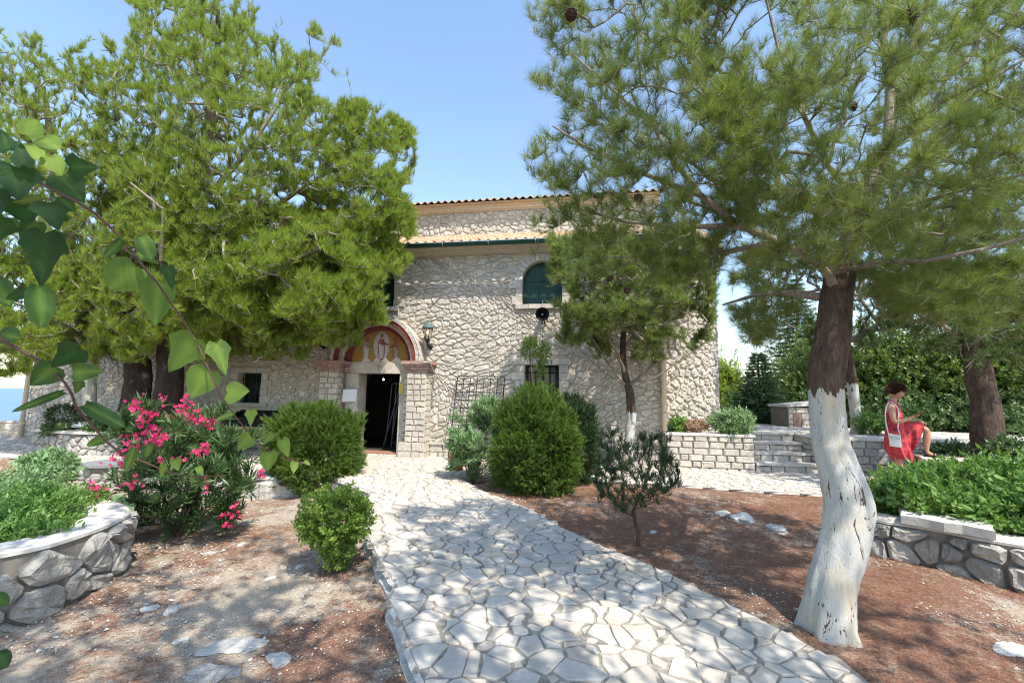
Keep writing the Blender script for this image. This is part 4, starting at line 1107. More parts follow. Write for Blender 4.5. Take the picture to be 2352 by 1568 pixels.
# gate pier and wall on the terrace
gp = P(1838, 985, 12.2); zt2 = P(1830, 935, 12.2).z
t = thing('stone_gate_pier', Vector((gp.x, gp.y, ZT)), 'low stone pier with a sloping coping behind the steps', 'pier')
b = MB(); x0, x1 = P(1810, 960, 12.2).x, P(1900, 960, 12.2).x
b.box((x0, 12.2, ZT-.4), (x1-x0, 0, 0), (0, .8, 0), (0, 0, zt2-ZT+.4), 1)
stones(b, courses(x0, x1, ZT-.4, zt2, .16, .16, .36, rs), lambda u, z, h: Vector((u, 12.2-h, z)), .025, .02, rs, 0, 0, .015, .2)
b.build('pier_body', [M['dressed'], M['darkmortar']], t)
b = MB(); b.prism([(x0-.05, 12.12, zt2+.002), (x1+.05, 12.12, zt2+.08), (x1+.05, 13.05, zt2+.08), (x0-.05, 13.05, zt2+.002)], [(x0-.05, 12.12, zt2+.062), (x1+.05, 12.12, zt2+.16), (x1+.05, 13.05, zt2+.16), (x0-.05, 13.05, zt2+.062)]); b.build('coping', M['coping'], t)
b = MB(); b.box((x0+.12, 12.165, ZT-.1), (.22, 0, 0), (0, .02, 0), (0, 0, .42), 0); b.build('niche_panel', plain('brownpanel', (.22, .15, .12), .8), t)

# ================================================================== foreground retaining walls
gg = lambda px, py: (Gg(px, py).x, Gg(px, py).y)
Lf = [gg(-260, 1500), gg(-110, 1480), (gg(0, 1450)), gg(80, 1424), gg(150, 1390), gg(220, 1352), gg(268, 1318)]
e = Lf[-1]; Lf += [(e[0]-.06, e[1]+.14), (e[0]-.28, e[1]+.36), (e[0]-.65, e[1]+.58)]
rubble_wall('retaining_wall', 'thick grey rubble wall with rough white mortared top at lower left', Lf, lambda x, y: gz(x, y), .24, .27, .27, [M['graystone'], M['darkmortar']], cope=(.035, .015, 1.6), gap=.010, h=.055, seed=12, asp=1.15)
Rf = [gg(1978, 1262), gg(2035, 1280), gg(2100, 1292), gg(2180, 1312), gg(2270, 1340), gg(2380, 1366), gg(2560, 1392)]
rt, rat, rnr, rL = rubble_wall('retaining_wall', 'dark grey rubble wall holding the leafy bed at right', Rf, lambda x, y: gz(x, y), .22, .32, .25, [M['graystone'], M['darkmortar']], cope=(.035, .015, 1.4), gap=.010, h=.06, seed=14, asp=1.1)
b = MB(); o = rat(.35)[0]; o2 = rat(.98)[0]; n_ = rnr(.5); rs = random.Random(5)
bot = [o+n_*.07, o2+n_*.06, o2-n_*.26, o-n_*.3]; k = [.0, .012, 0, .01]
pts = []
for i in range(4):
    a_, c_ = bot[i], bot[(i+1) % 4]
    for j in range(6): q = a_.lerp(c_, j/6); pts.append(q+Vector((rs.uniform(-.015, .015), rs.uniform(-.015, .015), 0)))
b.prism([p+Vector((0, 0, .257)) for p in pts], [p*1.0+Vector((0, 0, .335+rs.uniform(-.006, .006))) for p in pts])
sb = b.build('coping_slab', M['coping']); tag(sb, 'thick loose white stone slab lying on the right rubble wall', 'stone slab')
# planting soil inside the beds
def bed(name, pts, z, label):
    b = MB(); n_ = len(pts); b.prism([Vector((x, y, z-.6)) for x, y in pts], [Vector((x, y, z)) for x, y in pts]); o = b.build(name, M['soil']); tag(o, label, kind='structure')
bed('soil_bed', [(x-.05-.05*i, y+.24-.02*i) for i, (x, y) in enumerate(Lf)]+[(-5.2, 5.4), (-6, 3)], .17, 'planting soil in the left bed')
bed('soil_bed', [(x, y+.28) for x, y in Rf]+[(6.4, 5.9), (4.3, 5.7), (3.75, 5.2)], .17, 'planting soil in the right bed')
# left platform: front wall of the paved platform, raised planter, stone table
pw = [(p.x, p.y) for p in plat[::-1]]
rubble_wall('platform_wall', 'curved low rubble wall edging the paved platform on the left', [(x, y-.04) for x, y in pw[0:6]], lambda x, y: gz(x, y), -.055, .2, .2, [M['graystone'], M['darkmortar']], cope=(.055, .05, .45), gap=.014, h=.03, seed=21)
rp_ = [G(*q) for q in [(72, 1038), (110, 1043), (170, 1046), (240, 1047), (300, 1046), (380, 1040)]]
c0 = rp_[0]; pl = [(c0.x+.35, c0.y+1.4), (c0.x+.02, c0.y+.5)]+[(p.x, p.y) for p in rp_]+[(rp_[-1].x+.4, rp_[-1].y+.6)]
rubble_wall('raised_planter', 'curved raised stone planter with slab top under the left pines', pl, -.02, .44, .25, .2, [M['graystone'], M['darkmortar']], cope=(.05, .06, .5), gap=.014, h=.03, seed=22)
bed('soil_bed', [(x+(.15 if i < 2 else 0), y+.2) for i, (x, y) in enumerate(pl)]+[(pl[-1][0], pl[-1][1]+1.6), (pl[0][0]+1, pl[-1][1]+1.8)], .42, 'soil in the raised planter')
tb = Gg(222, 1118); t = thing('stone_table', Vector((tb.x, tb.y+.25, gz(tb.x, tb.y))), 'round rubble table with slate top below the platform', 'table')
b = MB(); c = Vector((tb.x, tb.y+.25, 0)); rr = .34; zb = gz(c.x, c.y); ztb = P(222, 1066, c.y).z
b.lathe(c, [(rr, zb-.05), (rr, ztb)], 20, 1)
stones(b, voronoi(-math.pi*rr, math.pi*rr, zb-.03, ztb, .17, rs, 1, .6), lambda s_, z, h: c+Vector(((rr+h)*math.sin(s_/rr), -(rr+h)*math.cos(s_/rr), z)), .03, .03, rs, 0, 1)
b.build('pedestal', [M['graystone'], M['darkmortar']], t)
b = MB(); n_ = 18; rt_ = [rs.uniform(.40, .46) for _ in range(n_)]
b.prism([c+Vector((rt_[i]*math.cos(2*math.pi*i/n_), rt_[i]*math.sin(2*math.pi*i/n_), ztb+.002)) for i in range(n_)], [c+Vector((rt_[i]*math.cos(2*math.pi*i/n_), rt_[i]*math.sin(2*math.pi*i/n_), ztb+.05)) for i in range(n_)])
b.build('table_top', M['slate'], t)
# low wall far left, by the sea
a_ = P(-250, 1010, 11.8); c_ = P(50, 1012, 13.0)
rubble_wall('boundary_wall', 'low pale plastered wall at the far left edge above the sea', [(a_.x, a_.y), (c_.x, c_.y)], -.3, .38, .3, .3, [M['wallstone'], M['mortar']], cope=(.05, .02, .9), gap=.02, h=.012, seed=31, endcap=False)
# kerb ledge where the person rests a foot, running round the right bed
kp = [P(2122, 1045, 7.12), P(2200, 1050, 6.95), P(2290, 1062, 6.7), P(2420, 1075, 6.2)]
rubble_wall('garden_kerb', 'low curved stone kerb round the right pine, a foot resting on it', [(p.x, p.y) for p in kp], -.03, .50, .3, .2, [M['graystone'], M['darkmortar']], cope=(.06, .03, .45), gap=.018, h=.025, seed=33)
bed('soil_bed', [(p.x, p.y+.2) for p in kp]+[(7.5, 8.3), (P(2150, 1045, 7.7).x, 8.2)], .52, 'soil round the right pine')
# ================================================================== VEGETATION
def smooth_px(pts):
    return pts
def pine(label, group, name, base, trunk, limbs, polys, mats, nd, seed, white=None, cones=(), step=.12, tip_r=.0028, bark='bark', thr=-.12, nscale=.8, shoots=(2, 4), cat='pine tree', rmax=.2, sag=.12, jit=.5, up=.5):
    g_ = np.random.default_rng(seed); t = thing(name, base, label, cat, group)
    tp = [Vector(base)-Vector((0, 0, .12))]+[P(x, y, Y) for x, y, Y, r in trunk]; tr = [trunk[0][3]*1.05]+[q[3] for q in trunk]
    b = MB(); wood_trunk(b, tp, tr, 34, seed, .11, .085, 1.25)
    mt = bark_mat('bark_painted', white_to=white) if white is not None else M[bark]
    b.build('trunk', mt, t)
    sk = Skel(90000); sk.limb(tp, tr[0], tr[-1], -1, .15, 3.0); nt0 = sk.n
    for (pts, ra, rb) in limbs: sk.limb([P(*q) for q in pts], ra, rb, -1, .12)
    T = np.concatenate([poly_targets(po, n_, Yc, D_, g_, thr=thr, nscale=nscale) for (po, n_, Yc, D_) in polys])
    tips = sk.grow(T, step, sag, g_, .12); sk.finish(tip_r, .46, rmax)
    V, F = sk.mesh(5, 0, nt0); tris('branch', V, F, M['twig'], t, smooth=True)
    Pp, Dd = crown_shoots(sk, tips, g_, shoots[0], shoots[1], up=up, jit=jit)
    n_, L, ax, wd, spd = nd
    temps = [needle_tuft(n_, L*f_, ax*f_, wd, spd*f2, g_) for f_, f2 in ((1, 1), (.85, 1.2), (1.1, .8), (.95, 1.05), (1.05, .9))]
    S_ = g_.uniform(.75, 1.15, len(Pp)); tint = np.clip(g_.normal(.5, .22, len(Pp)), 0, 1)
    V, F, A = scatter(temps, Pp, Dd, S_, g_, tint); tris('crown', V, F, mats, t, A)
    for q in cones:
        c = P(*q[:3]); i = int(np.argmin(((sk.p[:sk.n]-np.array(c))**2).sum(1))); pc(c, q[3], t, Vector(sk.p[i]))
    print(label, 'shoots', len(Pp), 'nodes', sk.n)
    return t, sk
def pc(c, s_, par, near=None):
    """a woody pine cone made of overlapping scales"""
    b = MB(); ax = Vector((.3, .2, -.9)).normalized() if near is None or (c-near).length < .02 else (c-near).normalized()
    X = ax.cross(Vector((0, 1, .1))).normalized(); Y_ = ax.cross(X); n_ = 0
    b.lathe(c-ax*s_*.5, [(.002, 0), (.28*s_, .12*s_), (.33*s_, .35*s_), (.22*s_, .75*s_), (.002, 1*s_)], 10, ax=ax)
    for i in range(46):
        t_ = i/46; a = i*2.4; rr = s_*(.36*math.sin(math.pi*min(1, t_*.85+.2))**.7); d = X*math.cos(a)+Y_*math.sin(a); q = c+ax*s_*(t_-.5); w_ = s_*.13; s2 = d.cross(ax)
        o = q+d*rr*.6; e = q+d*rr*1.28+ax*s_*.06
        b.add([o-s2*w_*.5, o+s2*w_*.5, e+s2*w_, e-s2*w_, e+ax*s_*.05-s2*w_*.8, e+ax*s_*.05+s2*w_*.8, o+ax*s_*.08], [(0, 1, 2, 3), (3, 2, 5, 4), (4, 5, 6), (1, 6, 5, 2), (0, 3, 4, 6)])
    if near is not None and (c-near).length > .02: b.tube([near, c-ax*s_*.4], .004, 5)
    b.build('cone', M['cone'], par)

# ---- the large pine at right with whitewashed trunk
mb_ = Gg(1902, 1446); Y0 = mb_.y
pine('large leaning pine with whitewashed curving trunk beside the paved path', None, 'pine_tree', mb_,
     [(1903, 1420, Y0, .160), (1912, 1340, Y0, .142), (1938, 1240, Y0+.02, .144), (1948, 1165, Y0+.03, .146), (1930, 1090, Y0+.05, .130), (1906, 1010, Y0+.08, .116), (1897, 915, Y0+.1, .114), (1899, 840, Y0+.1, .116), (1914, 760, Y0+.12, .112), (1922, 680, Y0+.15, .110), (1935, 620, Y0+.2, .10)],
     [([(1922, 650, Y0+.15), (1870, 600, 3.3), (1790, 555, 3.1), (1700, 520, 3.0), (1610, 450, 2.95), (1555, 380, 2.95), (1500, 290, 3.0), (1400, 200, 3.1), (1320, 130, 3.2)], .034, .007),
      ([(1935, 620, Y0+.2), (1985, 480, 3.6), (2040, 330, 3.7), (2045, 190, 3.75), (2030, 110, 3.8), (2040, -80, 3.9)], .06, .02),
      ([(2035, 200, 3.75), (2090, 120, 3.6), (2130, 10, 3.5), (2150, -120, 3.4)], .035, .018),
      ([(1918, 690, Y0+.15), (1830, 672, 3.7), (1740, 676, 4.0), (1660, 700, 4.2)], .04, .010),
      ([(1935, 630, Y0+.2), (2010, 600, 3.2), (2120, 600, 2.9), (2250, 575, 2.7), (2380, 540, 2.6)], .024, .009),
      ([(1960, 560, 3.5), (2060, 480, 3.2), (2200, 440, 2.9), (2352, 400, 2.7)], .022, .008),
      ([(2040, 330, 3.7), (2150, 240, 3.3), (2280, 180, 3.0), (2380, 120, 2.9)], .022, .008),
      ([(1985, 480, 3.6), (1900, 380, 3.3), (1840, 250, 3.1), (1790, 120, 3.0), (1760, 0, 3.0)], .025, .008),
      ([(1700, 520, 3.0), (1560, 520, 3.0), (1440, 510, 3.1), (1330, 480, 3.2)], .022, .008),
      ([(1790, 555, 3.1), (1660, 580, 3.2), (1500, 590, 3.4), (1380, 590, 3.5)], .022, .008),
      ([(1610, 450, 2.95), (1480, 400, 2.9), (1350, 340, 2.95), (1270, 290, 3.0)], .02, .006),
      ([(1935, 620, Y0+.2), (1950, 560, 4.2), (1900, 480, 4.8), (1800, 400, 5.3)], .05, .015)],
     [([(1240, -60), (1245, 120), (1262, 250), (1245, 330), (1212, 330), (1205, 400), (1245, 440), (1212, 470), (1250, 540), (1290, 600), (1420, 640), (1560, 660), (1660, 640), (1700, 560), (1760, 300), (1700, 100), (1700, -60)], 2000, 3.15, .85),
      ([(1560, -60), (1600, 300), (1700, 560), (1800, 620), (1960, 640), (2200, 660), (2420, 640), (2450, 300), (2450, -60)], 3900, 3.3, 1.3),
      ([(1640, 560), (1690, 640), (1700, 760), (1740, 800), (1800, 720), (1860, 680), (1860, 560)], 420, 4.3, .6),
      ([(1960, 600), (1990, 680), (2100, 740), (2250, 760), (2440, 740), (2440, 600)], 800, 3.6, .9)],
     M['needle'], (24, .108, .035, .0018, .60), 7, white=1.47, thr=-.04, nscale=1.15, shoots=(1, 4), rmax=.1, tip_r=.0016,
     cones=[(1312, 35, 3.0, .095), (1466, 455, 2.7, .06), (1440, 668, 3.0, .05), (2092, 38, 2.6, .10), (1960, 245, 2.9, .06), (1380, 150, 3.1, .055), (1400, 640, 3.1, .05), (1880, 250, 3.1, .06)], jit=.42)
# ---- small pine before the church wall
sb_ = G(1438, 1082)
pine('small round pine with thin whitewashed trunk before the church wall', None, 'pine_tree', Vector((sb_.x, sb_.y, -.03)),
     [(1440, 1060, sb_.y, .098), (1446, 1000, sb_.y, .092), (1450, 950, sb_.y, .088), (1447, 905, sb_.y, .075), (1436, 860, sb_.y, .06), (1430, 800, sb_.y, .06), (1435, 740, sb_.y, .05)],
     [([(1440, 890, sb_.y), (1400, 840, 8.6), (1370, 790, 8.5), (1330, 740, 8.4)], .03, .01), ([(1440, 890, sb_.y), (1490, 850, 8.6), (1540, 800, 8.5), (1590, 760, 8.5)], .03, .01),
      ([(1435, 850, sb_.y), (1400, 780, 8.2), (1380, 700, 8.1)], .03, .01), ([(1430, 800, sb_.y), (1480, 740, 8.8), (1520, 680, 9)], .03, .01), ([(1442, 880, sb_.y), (1500, 870, 8.3), (1560, 830, 8.1), (1620, 790, 8.0)], .02, .006),
      ([(1440, 885, sb_.y), (1380, 850, 8.9), (1330, 800, 8.9)], .018, .006)],
     [([(1262, 540), (1262, 640), (1268, 720), (1290, 770), (1340, 790), (1400, 770), (1480, 770), (1560, 780), (1632, 760), (1645, 680), (1640, 560)], 2300, 8.5, 1.5),
      ([(1300, 760), (1330, 820), (1380, 830), (1420, 800), (1480, 800), (1540, 830), (1600, 800), (1632, 760), (1450, 720)], 330, 8.5, 1.1)],
     M['needle'], (19, .12, .06, .0052, .55), 17, white=1.10, thr=-.03, nscale=1.0, shoots=(2, 4), rmax=.04, tip_r=.0032, step=.16)
# ---- tall pines at left
L1, L2, L3 = P(205, 1000, 10.2), P(318, 1000, 10.0), P(385, 1000, 9.8)
gl_ = 'tall pines shading the left of the church'
pine('tall pine with two trunks and the highest crown, left of the portal', gl_, 'pine_tree', Vector((L3.x, L3.y, -.03)),
     [(378, 1010, 9.8, .30), (380, 960, 9.8, .27), (390, 880, 9.8, .25), (392, 820, 9.8, .24), (395, 700, 9.8, .2), (430, 500, 9.8, .16), (480, 300, 9.8, .12), (500, 130, 9.8, .07), (500, 20, 9.8, .04)],
     [([(392, 800, 9.8), (480, 700, 9.3), (620, 620, 8.9), (760, 560, 8.6)], .09, .03), ([(395, 700, 9.8), (520, 560, 9.6), (680, 440, 9.6), (820, 360, 9.8)], .08, .02), ([(430, 500, 9.8), (560, 360, 9.4), (640, 240, 9.4), (660, 120, 9.5)], .07, .02),
      ([(392, 800, 9.8), (540, 740, 10.2), (700, 680, 10.3), (850, 620, 10.3)], .07, .02), ([(392, 800, 9.8), (380, 640, 8.8), (360, 500, 8.4), (330, 360, 8.2)], .09, .02), ([(400, 690, 9.8), (370, 600, 8.4), (375, 480, 8.0), (300, 420, 7.9)], .06, .015),
      ([(480, 300, 9.8), (400, 180, 9.6), (340, 80, 9.7)], .05, .015), ([(500, 130, 9.8), (560, 60, 9.6), (590, -30, 9.6)], .03, .012)],
     [([(200, 150), (300, 60), (335, -40), (600, -60), (560, 60), (640, 90), (690, 60), (735, 120), (745, 210), (790, 240), (800, 330), (760, 430), (640, 560), (420, 640), (260, 560), (200, 360)], 5200, 9.4, 1.9),
      ([(745, 260), (840, 235), (880, 290), (925, 340), (925, 420), (950, 450), (955, 540), (935, 600), (860, 660), (760, 620), (700, 500), (760, 420), (780, 330)], 2600, 9.5, 1.3),
      ([(400, 560), (640, 480), (760, 520), (880, 620), (920, 620), (880, 690), (840, 760), (800, 790), (740, 800), (640, 800), (460, 800), (380, 740)], 4200, 9.1, 1.6),
      ([(400, 620), (700, 580), (880, 620), (840, 740), (600, 830), (400, 830)], 1500, 10.2, .6)],  # low rear boughs, added to throw shade on the facade behind
     M['needle_far'], (17, .135, .09, .0066, .50), 27, bark='bark_dark_shade', thr=-.16, nscale=.75, up=1.0, jit=.4, shoots=(2, 4), rmax=.14, tip_r=.0036, step=.2)
pine('dark trunked pine with a wide low crown between two others', gl_, 'pine_tree', Vector((L2.x, L2.y, -.03)),
     [(300, 1010, 10.0, .30), (305, 960, 10.0, .27), (315, 900, 10, .25), (318, 850, 10.0, .24), (300, 700, 10.0, .2), (280, 540, 10, .14), (260, 400, 10, .08)],
     [([(318, 820, 10), (240, 720, 9.4), (160, 640, 9.0)], .08, .02), ([(318, 820, 10), (400, 740, 9.3), (470, 700, 8.9)], .06, .02), ([(300, 700, 10), (220, 560, 9.2), (180, 430, 8.9)], .06, .02), ([(318, 830, 10), (440, 790, 10.2), (560, 770, 10.4)], .05, .02)],
     [([(150, 400), (260, 300), (420, 440), (520, 600), (520, 700), (480, 800), (400, 830), (340, 850), (250, 840), (180, 800), (120, 640)], 2600, 9.2, 1.5),
      ([(430, 740), (520, 760), (640, 740), (740, 700), (730, 780), (620, 820), (500, 830), (440, 820)], 1100, 9.4, .8), ([(60, 620), (400, 600), (440, 800), (100, 840)], 1100, 10.7, .6)],  # last outline: back boughs added so the left church wall falls into shade
     M['needle_far'], (16, .125, .09, .0064, .5), 28, bark='bark_dark_shade', up=.9, jit=.4, thr=-.12, nscale=.75, shoots=(2, 4), rmax=.14, tip_r=.0036, step=.2)
pine('pine with slim whitewashed trunk, leftmost of the tall pines', gl_, 'pine_tree', Vector((L1.x, L1.y, -.03)),
     [(203, 1000, 10.2, .135), (204, 950, 10.2, .13), (205, 880, 10.2, .12), (200, 780, 10.2, .11), (170, 600, 10.2, .10), (130, 400, 10.2, .08), (100, 200, 10.2, .04)],
     [([(200, 780, 10.2), (100, 720, 9.6), (20, 690, 9.2), (-60, 660, 9.0)], .05, .02), ([(170, 600, 10.2), (80, 480, 9.5), (0, 380, 9.3)], .05, .02), ([(200, 800, 10.2), (120, 820, 9.6), (40, 820, 9.3)], .04, .015)],
     [([(-120, 130), (0, 90), (80, 70), (110, 130), (170, 70), (240, 200), (260, 420), (240, 560), (140, 640), (-120, 640)], 1900, 9.5, 1.4),
      ([(-120, 620), (150, 600), (230, 700), (240, 800), (200, 860), (100, 850), (40, 870), (-60, 860), (-120, 840)], 1500, 9.4, 1.2)],
     M['needle_far'], (16, .125, .09, .0064, .5), 29, up=.9, jit=.4, white=2.4, thr=-.12, nscale=.75, shoots=(2, 4), rmax=.1, tip_r=.0036, step=.2)
# ---- pines at right, further back
RB = P(2270, 1040, 7.5)
pine('dark trunked pine standing in the kerbed bed at the right edge', None, 'pine_tree', Vector((RB.x, RB.y, .5)),
     [(2272, 1030, 7.5, .21), (2268, 980, 7.5, .19), (2262, 920, 7.5, .185), (2250, 870, 7.5, .175), (2240, 800, 7.5, .16), (2220, 700, 7.5, .13), (2200, 600, 7.5, .08)],
     [([(2240, 800, 7.5), (2150, 740, 7.2), (2060, 700, 7.0)], .05, .015), ([(2240, 800, 7.5), (2320, 740, 7.1), (2420, 700, 6.9)], .05, .015), ([(2220, 700, 7.5), (2120, 620, 7.8), (2020, 580, 8)], .04, .015)],
     [([(1990, 560), (2020, 700), (2060, 780), (2160, 800), (2260, 830), (2352, 860), (2450, 860), (2450, 500), (2000, 480)], 1500, 7.4, 1.5), ([(2000, 200), (2000, 520), (2450, 520), (2450, 100), (2200, 60)], 600, 7.8, 1.2)],
     M['needle_dk'], (24, .10, .06, .0042, .6), 37, thr=-.2, nscale=.5, shoots=(2, 4), rmax=.1, tip_r=.004, step=.17)
TB = P(1968, 985, 10.3)
pine('slender pine with leaning whitewashed stem growing on the terrace', None, 'pine_tree', Vector((TB.x, TB.y, .7)),
     [(1968, 975, 10.3, .115), (1964, 940, 10.3, .105), (1957, 880, 10.3, .10), (1950, 840, 10.3, .10), (1935, 760, 10.3, .08), (1915, 640, 10.3, .05)],
     [([(1950, 850, 10.3), (1880, 780, 10), (1800, 740, 9.9)], .04, .012), ([(1940, 790, 10.3), (2020, 740, 10.2), (2080, 700, 10)], .04, .012)],
     [([(1700, 480), (1720, 640), (1790, 720), (1880, 790), (1990, 800), (2060, 760), (2080, 620), (2050, 480)], 1300, 10.2, 1.2)],
     M['needle_dk'], (20, .12, .07, .0058, .6), 38, white=1.78, thr=-.12, nscale=.5, shoots=(2, 4), rmax=.07, tip_r=.004, step=.2)

# ------------------------------------------------------------------ bushes and leafy plants
def blob(n, c, rad, g_, power=2.0, shell=(.72, 1.02), lump=.12, ls=1.4, zmin=None, cut=None):
    """points and outward directions near the surface of a lumpy (super)ellipsoid"""
    d = g_.normal(size=(n*2, 3)); d /= np.linalg.norm(d, axis=1, keepdims=True)
    r_ = 1/np.power((np.abs(d)**power).sum(1), 1/power)
    k = np.array([1+lump*1.9*mnoise.noise(Vector(v)*ls*1.5+Vector(c))+lump*.6*mnoise.noise(Vector(v)*ls*4+Vector(c)) for v in d])
    s_ = g_.uniform(shell[0]**2, shell[1]**2, n*2)**.5
    p = d*(r_*k*s_)[:, None]*np.array(rad)+np.array(c)
    ok = np.ones(len(p), bool)
    if zmin is not None: ok = p[:, 2] > zmin
    p, d = p[ok][:n], d[ok][:n]; m_ = int(len(p)*.04); I = g_.integers(0, len(p), m_); p[I] = np.array(c)+(p[I]-np.array(c))*g_.uniform(1.04, 1.13, (m_, 1)); return p, d
def leafy(name, label, cat, base, parts, stems=None, group=None, par=None, partname='foliage', kind=None):
    """parts: list of (points, dirs, templates, scale range, material)"""
    t = thing(name, base, label, cat, group); g_ = np.random.default_rng(abs(hash(label)) % 99991)
    return t
def hsh(s): 
    v = 7
    for ch in s: v = (v*131+ord(ch)) % 1000003
    return v
def bush(name, label, cat, base, blobs, temps, mat, n, sc=(.8, 1.2), up=.35, out=1.0, jit=.35, power=2.0, shell=(.7, 1.02), lump=.14, group=None, stem=None, inner=0, fname='foliage', twigs=0, twr=.004, zmin=None):
    g_ = np.random.default_rng(hsh(label)); t = thing(name, base, label, cat, group)
    PP = []; DD = []; vol = [r_[0]*r_[1]+r_[1]*r_[2]+r_[0]*r_[2] for c, r_ in blobs]
    for (c, r_), v in zip(blobs, vol):
        p, d = blob(int(n*v/sum(vol)), c, r_, g_, power, shell, lump, zmin=zmin); PP.append(p); DD.append(d*out+np.array([0, 0, up])+g_.normal(size=p.shape)*jit)
    PP = np.concatenate(PP); DD = np.concatenate(DD)
    V, F, A = scatter(temps, PP, DD, g_.uniform(sc[0], sc[1], len(PP)), g_, np.clip(g_.normal(.5, .25, len(PP)), 0, 1)); tris(fname, V, F, mat, t, A)
    if twigs:
        sk = Skel(8000); b0 = np.array(base); cc = np.mean([c for c, r_ in blobs], 0)
        sk.limb([b0, b0*.6+np.array([cc[0], cc[1], cc[2]])*.4], stem or .03, (stem or .03)*.7, -1, .08)
        I = g_.choice(len(PP), min(twigs, len(PP)), replace=False); sk.grow(b0+(PP[I]-b0)*.96, .1, .05, g_, .12); sk.finish(twr, .45, stem or .03); V, F = sk.mesh(5); tris('stem', V, F, M['bark'], t, smooth=True)
    return t
gT = np.random.default_rng(77)
spray = [needle_tuft(16, .055, .06, .0085, .55, gT) for _ in range(4)]                 # scale-leaved sprays (thuja, cypress)
spray_f = [needle_tuft(20, .05, .09, .0055, .55, gT) for _ in range(4)]
boxl = [sprig(7, .034, .02, .055, 1.0, gT) for _ in range(4)]
ole = [sprig(9, .13, .020, .07, .75, gT, .2, .12) for _ in range(4)]
herbl = [sprig(6, .075, .034, .09, 1.15, gT, .2, .6) for _ in range(5)]
herbs = [sprig(7, .045, .020, .07, 1.1, gT, .2, .5) for _ in range(5)]
def simple_leaf(L, w): return np.array([(0, 0, 0), (w/2, .1*w, L*.45), (-w/2, .1*w, L*.45), (0, -.1*L, L)]), np.array([(0, 1, 2), (1, 3, 2)])
def simple_sprig(n, L, w, axis, spread, rng_):
    Vs = []; Fs = []; k = 0
    for i in range(n):
        V, F = simple_leaf(L*(.7+.5*rng_.random()), w*(.8+.4*rng_.random())); th = i*2.4+rng_.random(); an = spread*(.6+.6*rng_.random())
        z = np.array([math.cos(th)*math.sin(an), math.sin(th)*math.sin(an), math.cos(an)]); x = np.cross(z, [0, 0, 1.]); x /= (np.linalg.norm(x)+1e-9)
        V = V@np.stack([x, np.cross(z, x), z], 1).T+np.array([0, 0, axis*i/max(1, n-1)]); Vs.append(V); Fs.append(F+k); k += len(V)
    return np.concatenate(Vs), np.concatenate(Fs)
broadl = [simple_sprig(9, .085, .045, .16, 1.1, gT) for _ in range(5)]
# clipped cypress hedge left of the path
c = P(727, 1030, 8.0); r_ = 110*8.0/FPX
bush('cypress_bush', 'clipped square cypress bush left of the path before the portal', 'bush', Vector((c.x, c.y, -.27)), [((c.x, c.y, c.z+.0), (r_*.80, .60, 86*8.0/FPX))], spray, M['thuja'], 11000, (.8, 1.5), .5, .8, .45, 3.6, (.72, 1.04), .16, twigs=200, stem=.05, twr=.005)
# ball thuja and its darker neighbour
c = P(1234, 1015, 7.2)
bush('thuja_bush', 'big round bright green thuja ball right of the path', 'bush', Vector((c.x, c.y, -.05)), [((c.x-.02, c.y, c.z-.06), (.63, .64, .75))], spray, M['thuja'], 12000, (.8, 1.5), .55, .8, .42, 2.3, (.74, 1.04), .17, twigs=200, stem=.05, twr=.005)
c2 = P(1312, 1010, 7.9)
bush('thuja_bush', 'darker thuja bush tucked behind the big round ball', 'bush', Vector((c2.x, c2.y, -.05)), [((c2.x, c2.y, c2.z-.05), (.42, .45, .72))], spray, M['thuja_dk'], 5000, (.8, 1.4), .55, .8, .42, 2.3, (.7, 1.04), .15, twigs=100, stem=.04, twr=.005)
cq = P(1232, 905, 7.9); q2 = P(1222, 800, 7.9); q3 = P(1246, 812, 7.9)
t = bush('topiary_cypress', 'slender topiary with small pompoms rising behind the thuja ball', 'topiary', Vector((cq.x, cq.y, .2)), [((q2.x-.03, q2.y, q2.z), (.16, .16, .19)), ((q3.x+.03, q3.y+.05, q3.z), (.10, .10, .20)), ((q3.x-.04, q3.y+.05, q3.z-.3), (.09, .09, .2)), ((cq.x, cq.y, cq.z-.02), (.38, .36, .22))], spray, M['thuja'], 2200, (.5, .9), .6, .8, .4, 2, (.3, 1.03), .1)
b = MB()
for dx in (-.05, .06): b.tube([Vector((cq.x, cq.y, .2)), Vector((cq.x+dx*.8, cq.y, 1.4)), Vector((q2.x+dx, q2.y, q2.z))], [.025, .016, .010], 6)
b.build('stem', M['bark'], t)
# small leafy box shrub by the path
sb2 = Gg(772, 1312); c = P(770, 1188, sb2.y); kk = sb2.y/FPX
bush('box_shrub', 'small shrub with glossy yellow green leaves at the left path edge', 'shrub', sb2, [((c.x, c.y, c.z), (70*kk, 70*kk, 56*kk)), ((c.x+.05, c.y-.02, c.z-.26), (.12, .12, .16))], boxl, M['box'], 1350, (.8, 1.3), .6, .7, .5, 2.2, (.55, 1.03), .16, twigs=220, stem=.016, twr=.0022)
